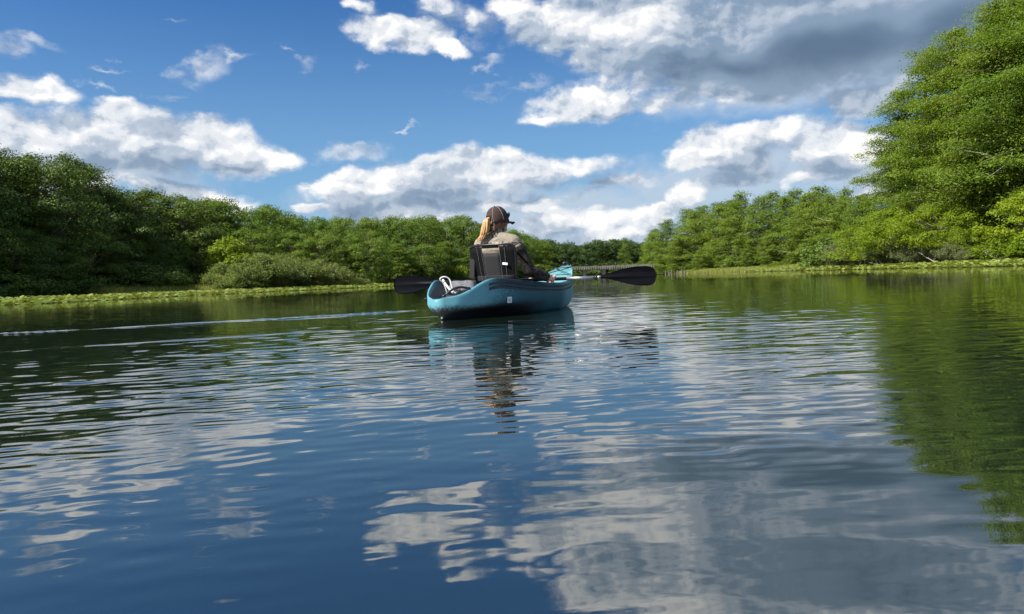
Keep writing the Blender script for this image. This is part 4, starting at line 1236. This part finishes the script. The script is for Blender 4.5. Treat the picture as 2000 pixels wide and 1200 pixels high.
for hip_, kn, an in legs:
    mb.tube([hip_, hip_.lerp(kn, .5), kn], [.078, .068, .052], 14); mb.ball(kn, .052, 12, 8)
    mb.tube([kn, kn.lerp(an, .35), an], [.050, .052, .036], 12); mb.ball(an, .038, 10, 8)
    mb.tube([an + Vector((-.03, 0, -.01)), an + Vector((.03, 0, .06)), an + Vector((.06, 0, .15))], [.036, .036, .024], 10)
fuse('body', mb, .0055, M_skin, person, 5, .45)
for sgn in (-1, 1):
    mb = MB(); mb.ball(hp(.074, .031 * sgn, .012), .0115, 10, 8); mb.build('eye', M_white, person, True)
mb = MB(); torso(mb, .009)
for s, e in ((sh_r, el_r), (sh_l, el_l)):
    mb.ball(s + Vector((0, 0, -.012)), .078, 14, 10); mb.tube([s, s.lerp(e, .38)], [.076, .070], 14)
fuse('shirt', mb, .008, M_shirt, person, 16)
for s, e, w in ((sh_r, el_r, wr_r), (sh_l, el_l, wr_l)):
    mb = MB(); arm(mb, s.lerp(e, .30), e, w, .012, .86)
    fuse('sleeve', mb, .008, M_camo, person, 5)
mb = MB()
for hip_, kn, an in legs:
    mb.tube([hip_, hip_.lerp(kn, .5), kn], [.090, .079, .062], 14); mb.ball(kn, .061, 12, 8)
    mb.tube([kn, kn.lerp(an, .35), kn.lerp(an, .9)], [.060, .062, .048], 12)
mb.ball((.0, 0, .0), (.12, .175, .075), 16, 10)
fuse('trousers', mb, .010, M_trous, person, 5)
mb = MB(); mb.tube([neck + Vector((-.012, 0, -.03)), neck + Vector((-.006, 0, .01)), neck + Vector((.0, -.003, .055)), HD + Vector((-.008, 0, -.062))], [.078, .066, .062, .064], 18)
fuse('neck_gaiter', mb, .007, M_camo2, person, 4)
# hair below the cap: locks swept round the head towards the ponytail
mb = MB()
for k in range(44):
    r0 = np.random.default_rng(k)
    j = lambda q: r0.normal() * q
    a = R(48 + 264 * k / 43)
    f, s = math.cos(a), math.sin(a)
    lo = -.046 - .030 * (-f if f < 0 else 0) + j(.008)
    pts = [hp(-.012 + .080 * f, .073 * s, .020), hp(-.014 + .084 * f + j(.002), .077 * s + j(.002), -.012), hp(-.022 + .084 * f + j(.004), .078 * s + j(.004), -.040 + j(.004)),
           hp(-.034 + .074 * f + j(.006), .070 * s + j(.006), lo - .014), hp(-.044 + .060 * f + j(.006), .058 * s + j(.006), lo - .030 + j(.006))]
    mb.tube(smooth_path(pts, 4), [.0125] * 9 + [.0115, .0105, .0095, .0085, .0075, .0065, .005, .003], 6)
fuse('hair', mb, .0045, M_hair, person, 2, .4)
# ponytail through the back of the cap
mb = MB()
r0 = np.random.default_rng(3)
back = hp(-.100, .006, .006)
sw_ = Vector((-.30, .80, 0)).normalized()
for k in range(70):
    a = r0.random() * 6.283; q = math.sqrt(r0.random())
    o1 = hs * math.cos(a) * q + UP * math.sin(a) * q * .5 + hf * math.sin(a) * q * .8
    e = r0.random()
    pts = [back + o1 * .016, back - hf * .030 + o1 * .026 + UP * .004, back - hf * .040 + o1 * .040 + UP * -.045, back - hf * .034 + sw_ * .014 + o1 * .046 + UP * (-.095),
           back - hf * .026 + sw_ * .034 + o1 * .042 + UP * (-.130), back - hf * .026 + sw_ * (.055 + .035 * e) + o1 * .036 + UP * (-.160 - .040 * r0.random())]
    mb.tube(smooth_path(pts, 4), [.0075] * 14 + [.0068, .006, .0052, .0045, .0038, .003, .002], 5)
mb.build('ponytail', M_tail, person, True)
mb = MB(); mb.tube([back + (hs * math.cos(a) + UP * math.sin(a)) * .020 - hf * .006 for a in np.linspace(0, 2 * math.pi, 13)], .006, 6); mb.build('hair_tie', M_web, person, True)
# cap
cap_r = (.108, .098, .138)
mb = MB()
nu, nv = 28, 9; vs = []
tilt = Matrix.Rotation(R(-13), 3, hs)
cp = lambda v: HD + UP * -.010 + hf * -.012 + tilt @ v
for sh_ in (1.0, .95):
    for j in range(nv + 1):
        el_ = R(90) * (1 - j / nv)
        for i in range(nu):
            a = 2 * math.pi * i / nu
            cut = -.022 if True else 0
            z = cap_r[2] * sh_ * math.sin(el_) + (cut if j == nv else 0)
            seamr = 1 + .010 * abs(math.sin(3 * a)) ** .5
            vs.append(cp(hf * (cap_r[0] * sh_ * math.cos(el_) ** .8 * math.cos(a) * seamr) + hs * (cap_r[1] * sh_ * math.cos(el_) ** .8 * math.sin(a) * seamr) + UP * z))
fs = []
NN = (nv + 1) * nu
for j in range(nv):
    for i in range(nu):
        a, b_ = j * nu + i, j * nu + (i + 1) % nu
        ang_ = 360 * (i + .5) / nu
        if j >= nv - 3 and abs(ang_ - 180) < 24:
            continue                                                    # the opening at the back
        fs.append((a, a + nu, b_ + nu, b_)); fs.append((NN + a, NN + b_, NN + b_ + nu, NN + a + nu))
for i in range(nu):
    a, b_ = nv * nu + i, nv * nu + (i + 1) % nu
    fs.append((a, NN + a, NN + b_, b_))
mb.add(vs, fs)
cap = mb.build('cap', M_cap, person, True)
mb = MB(); vs = []
for k in (0, 1):
    for i in range(15):
        a = R(-62 + 124 * i / 14)
        for j in range(6):
            t = j / 5
            ext = .076 * t * math.cos(a * .95) ** .7
            vs.append(cp(hf * (.102 * math.cos(a) + ext) + hs * (.093 * math.sin(a)) + UP * (-.022 - .020 * t - .018 * math.sin(a) ** 2 * t - .004 * k)))
q = lambda k, i, j: k * 90 + i * 6 + j
fs = []
for i in range(14):
    for j in range(5):
        fs.append((q(0, i, j), q(0, i + 1, j), q(0, i + 1, j + 1), q(0, i, j + 1))); fs.append((q(1, i, j), q(1, i, j + 1), q(1, i + 1, j + 1), q(1, i + 1, j)))
    for j in (0, 5):
        fs.append((q(0, i, j), q(1, i, j), q(1, i + 1, j), q(0, i + 1, j)))
mb.add(vs, fs); mb.build('brim', M_cap, cap, True)
for a in (R(35), R(90), R(145), R(215), R(270), R(325)):
    mb = MB(); mb.tube([cp(hf * (cap_r[0] * 1.006 * math.cos(e) ** .8 * math.cos(a)) + hs * (cap_r[1] * 1.006 * math.cos(e) ** .8 * math.sin(a)) + UP * cap_r[2] * 1.006 * math.sin(e)) for e in np.linspace(R(3), R(86), 9)], .0022, 4)
    mb.build('stitching', M_seam, cap)
mb = MB(); mb.ball(cp(UP * .139), (.009, .009, .005), 8, 5); mb.build('button', M_cap, cap, True)
mb = MB(); mb.tube([cp(hf * (.110 * math.cos(a)) + hs * (.100 * math.sin(a)) + UP * (-.014)) for a in np.linspace(R(150), R(210), 7)], .008, 6, flat=1.6); mb.build('strap', M_web, cap, True)
# sunglasses pushed up on the brim of the cap
M_lens = plain('dark_lens', (0.006, 0.006, 0.008), 0.08)
gl = empty('sunglasses', PW @ cp(hf * .116 + UP * .030), K_HEAD, 'black sunglasses pushed up on the front of the brown cap', 'sunglasses')
g0 = cp(hf * .116 + UP * .030)
for sgn in (-1, 1):
    mb = MB(); c = hs * (.036 * sgn) + hf * (.006 - .010)
    ring_ = [(c + hs * (.030 * math.cos(a)) + (UP * .022 + hf * .006) * math.sin(a) - hf * (.012 * (math.cos(a) * sgn * .5 + .5))) for a in np.linspace(0, 2 * math.pi, 17)[:-1]]
    mb.add([v for v in ring_] + [v - hf * .004 for v in ring_], [tuple(range(16)), tuple(range(31, 15, -1))] + [(i, 16 + i, 16 + (i + 1) % 16, (i + 1) % 16) for i in range(16)])
    lens = mb.build('lens', M_lens, gl)
    mb = MB(); mb.tube(ring_ + [ring_[0]], .0045, 6); mb.build('rim', M_black, gl, True)
    mb = MB(); mb.tube([hs * .064 * sgn - hf * .012, hs * .082 * sgn - hf * .060, hs * .090 * sgn - hf * .115 - UP * .006], .004, 5); mb.build('temple', M_black, gl, True)
mb = MB(); mb.tube([hs * .010, hf * .004 + UP * .004, hs * -.010], .004, 5); mb.build('bridge', M_black, gl, True)

# ------------------------------------------------------------------ low bridge and old pilings
M_conc = plain('weathered_concrete', (0.19, 0.178, 0.158), 0.9, var=0.25, scale=1.5, bump=0.2)
M_timber = plain('weathered_timber', (0.10, 0.09, 0.08), 0.9, var=0.3, scale=2.0)
BY = 132.0
bx0, bx1 = at(1052, 540, BY).x, at(1286, 540, BY).x
bz = 1.45
bridge = empty('trestle_bridge', ((bx0 + bx1) / 2, BY, 0), R(1.5), 'long low bridge on pale piers crossing the river far behind the paddle', 'bridge')
bl_ = bx1 - bx0
mb = MB(); mb.box((0, 0, bz), (bl_, 2.6, .34)); mb.build('deck', M_timber, bridge)
mb = MB()
n = int(bl_ / .42)
for i in range(n):
    mb.box((-bl_ / 2 + (i + .5) * bl_ / n, -1.40, bz + .16), (.20, .30, .44))
o = mb.build('tie_ends', M_conc, bridge); tag(o, kind='stuff')
mb = MB(); mb.box((0, -1.30, bz + .46), (bl_, .16, .14)); mb.build('guard_rail', M_conc, bridge)
for px in (1066, 1103, 1141, 1178.5, 1216, 1254):
    x = at(px, 540, BY).x - (bx0 + bx1) / 2
    mb = MB(); mb.box((x, 0, .30), (.50, 1.9, 1.9)); mb.box((x, 0, bz - .235), (.8, 2.3, .12)); mb.build('pier', M_conc, bridge)
for i, (px, py, d, h_) in enumerate([(1300, 535, 118, .5), (1312, 535, 117, .8), (1323, 534, 116, .6), (1332, 533, 116, .75), (1307, 535, 121, .4), (1338, 533, 114, .5)]):
    p = at(px, hor(px), d)
    mb = MB(); mb.tube([(0, 0, -.5), (.02, 0, h_ * .6), (.05 * math.sin(i), .02, h_)], [.15, .14, .12], 8)
    o = mb.build('piling', M_timber); o.location = (p.x, p.y, 0)
    tag(o, 'old grey wooden piling standing in the water near the right end of the bridge', 'piling', 'old pilings by the bridge')
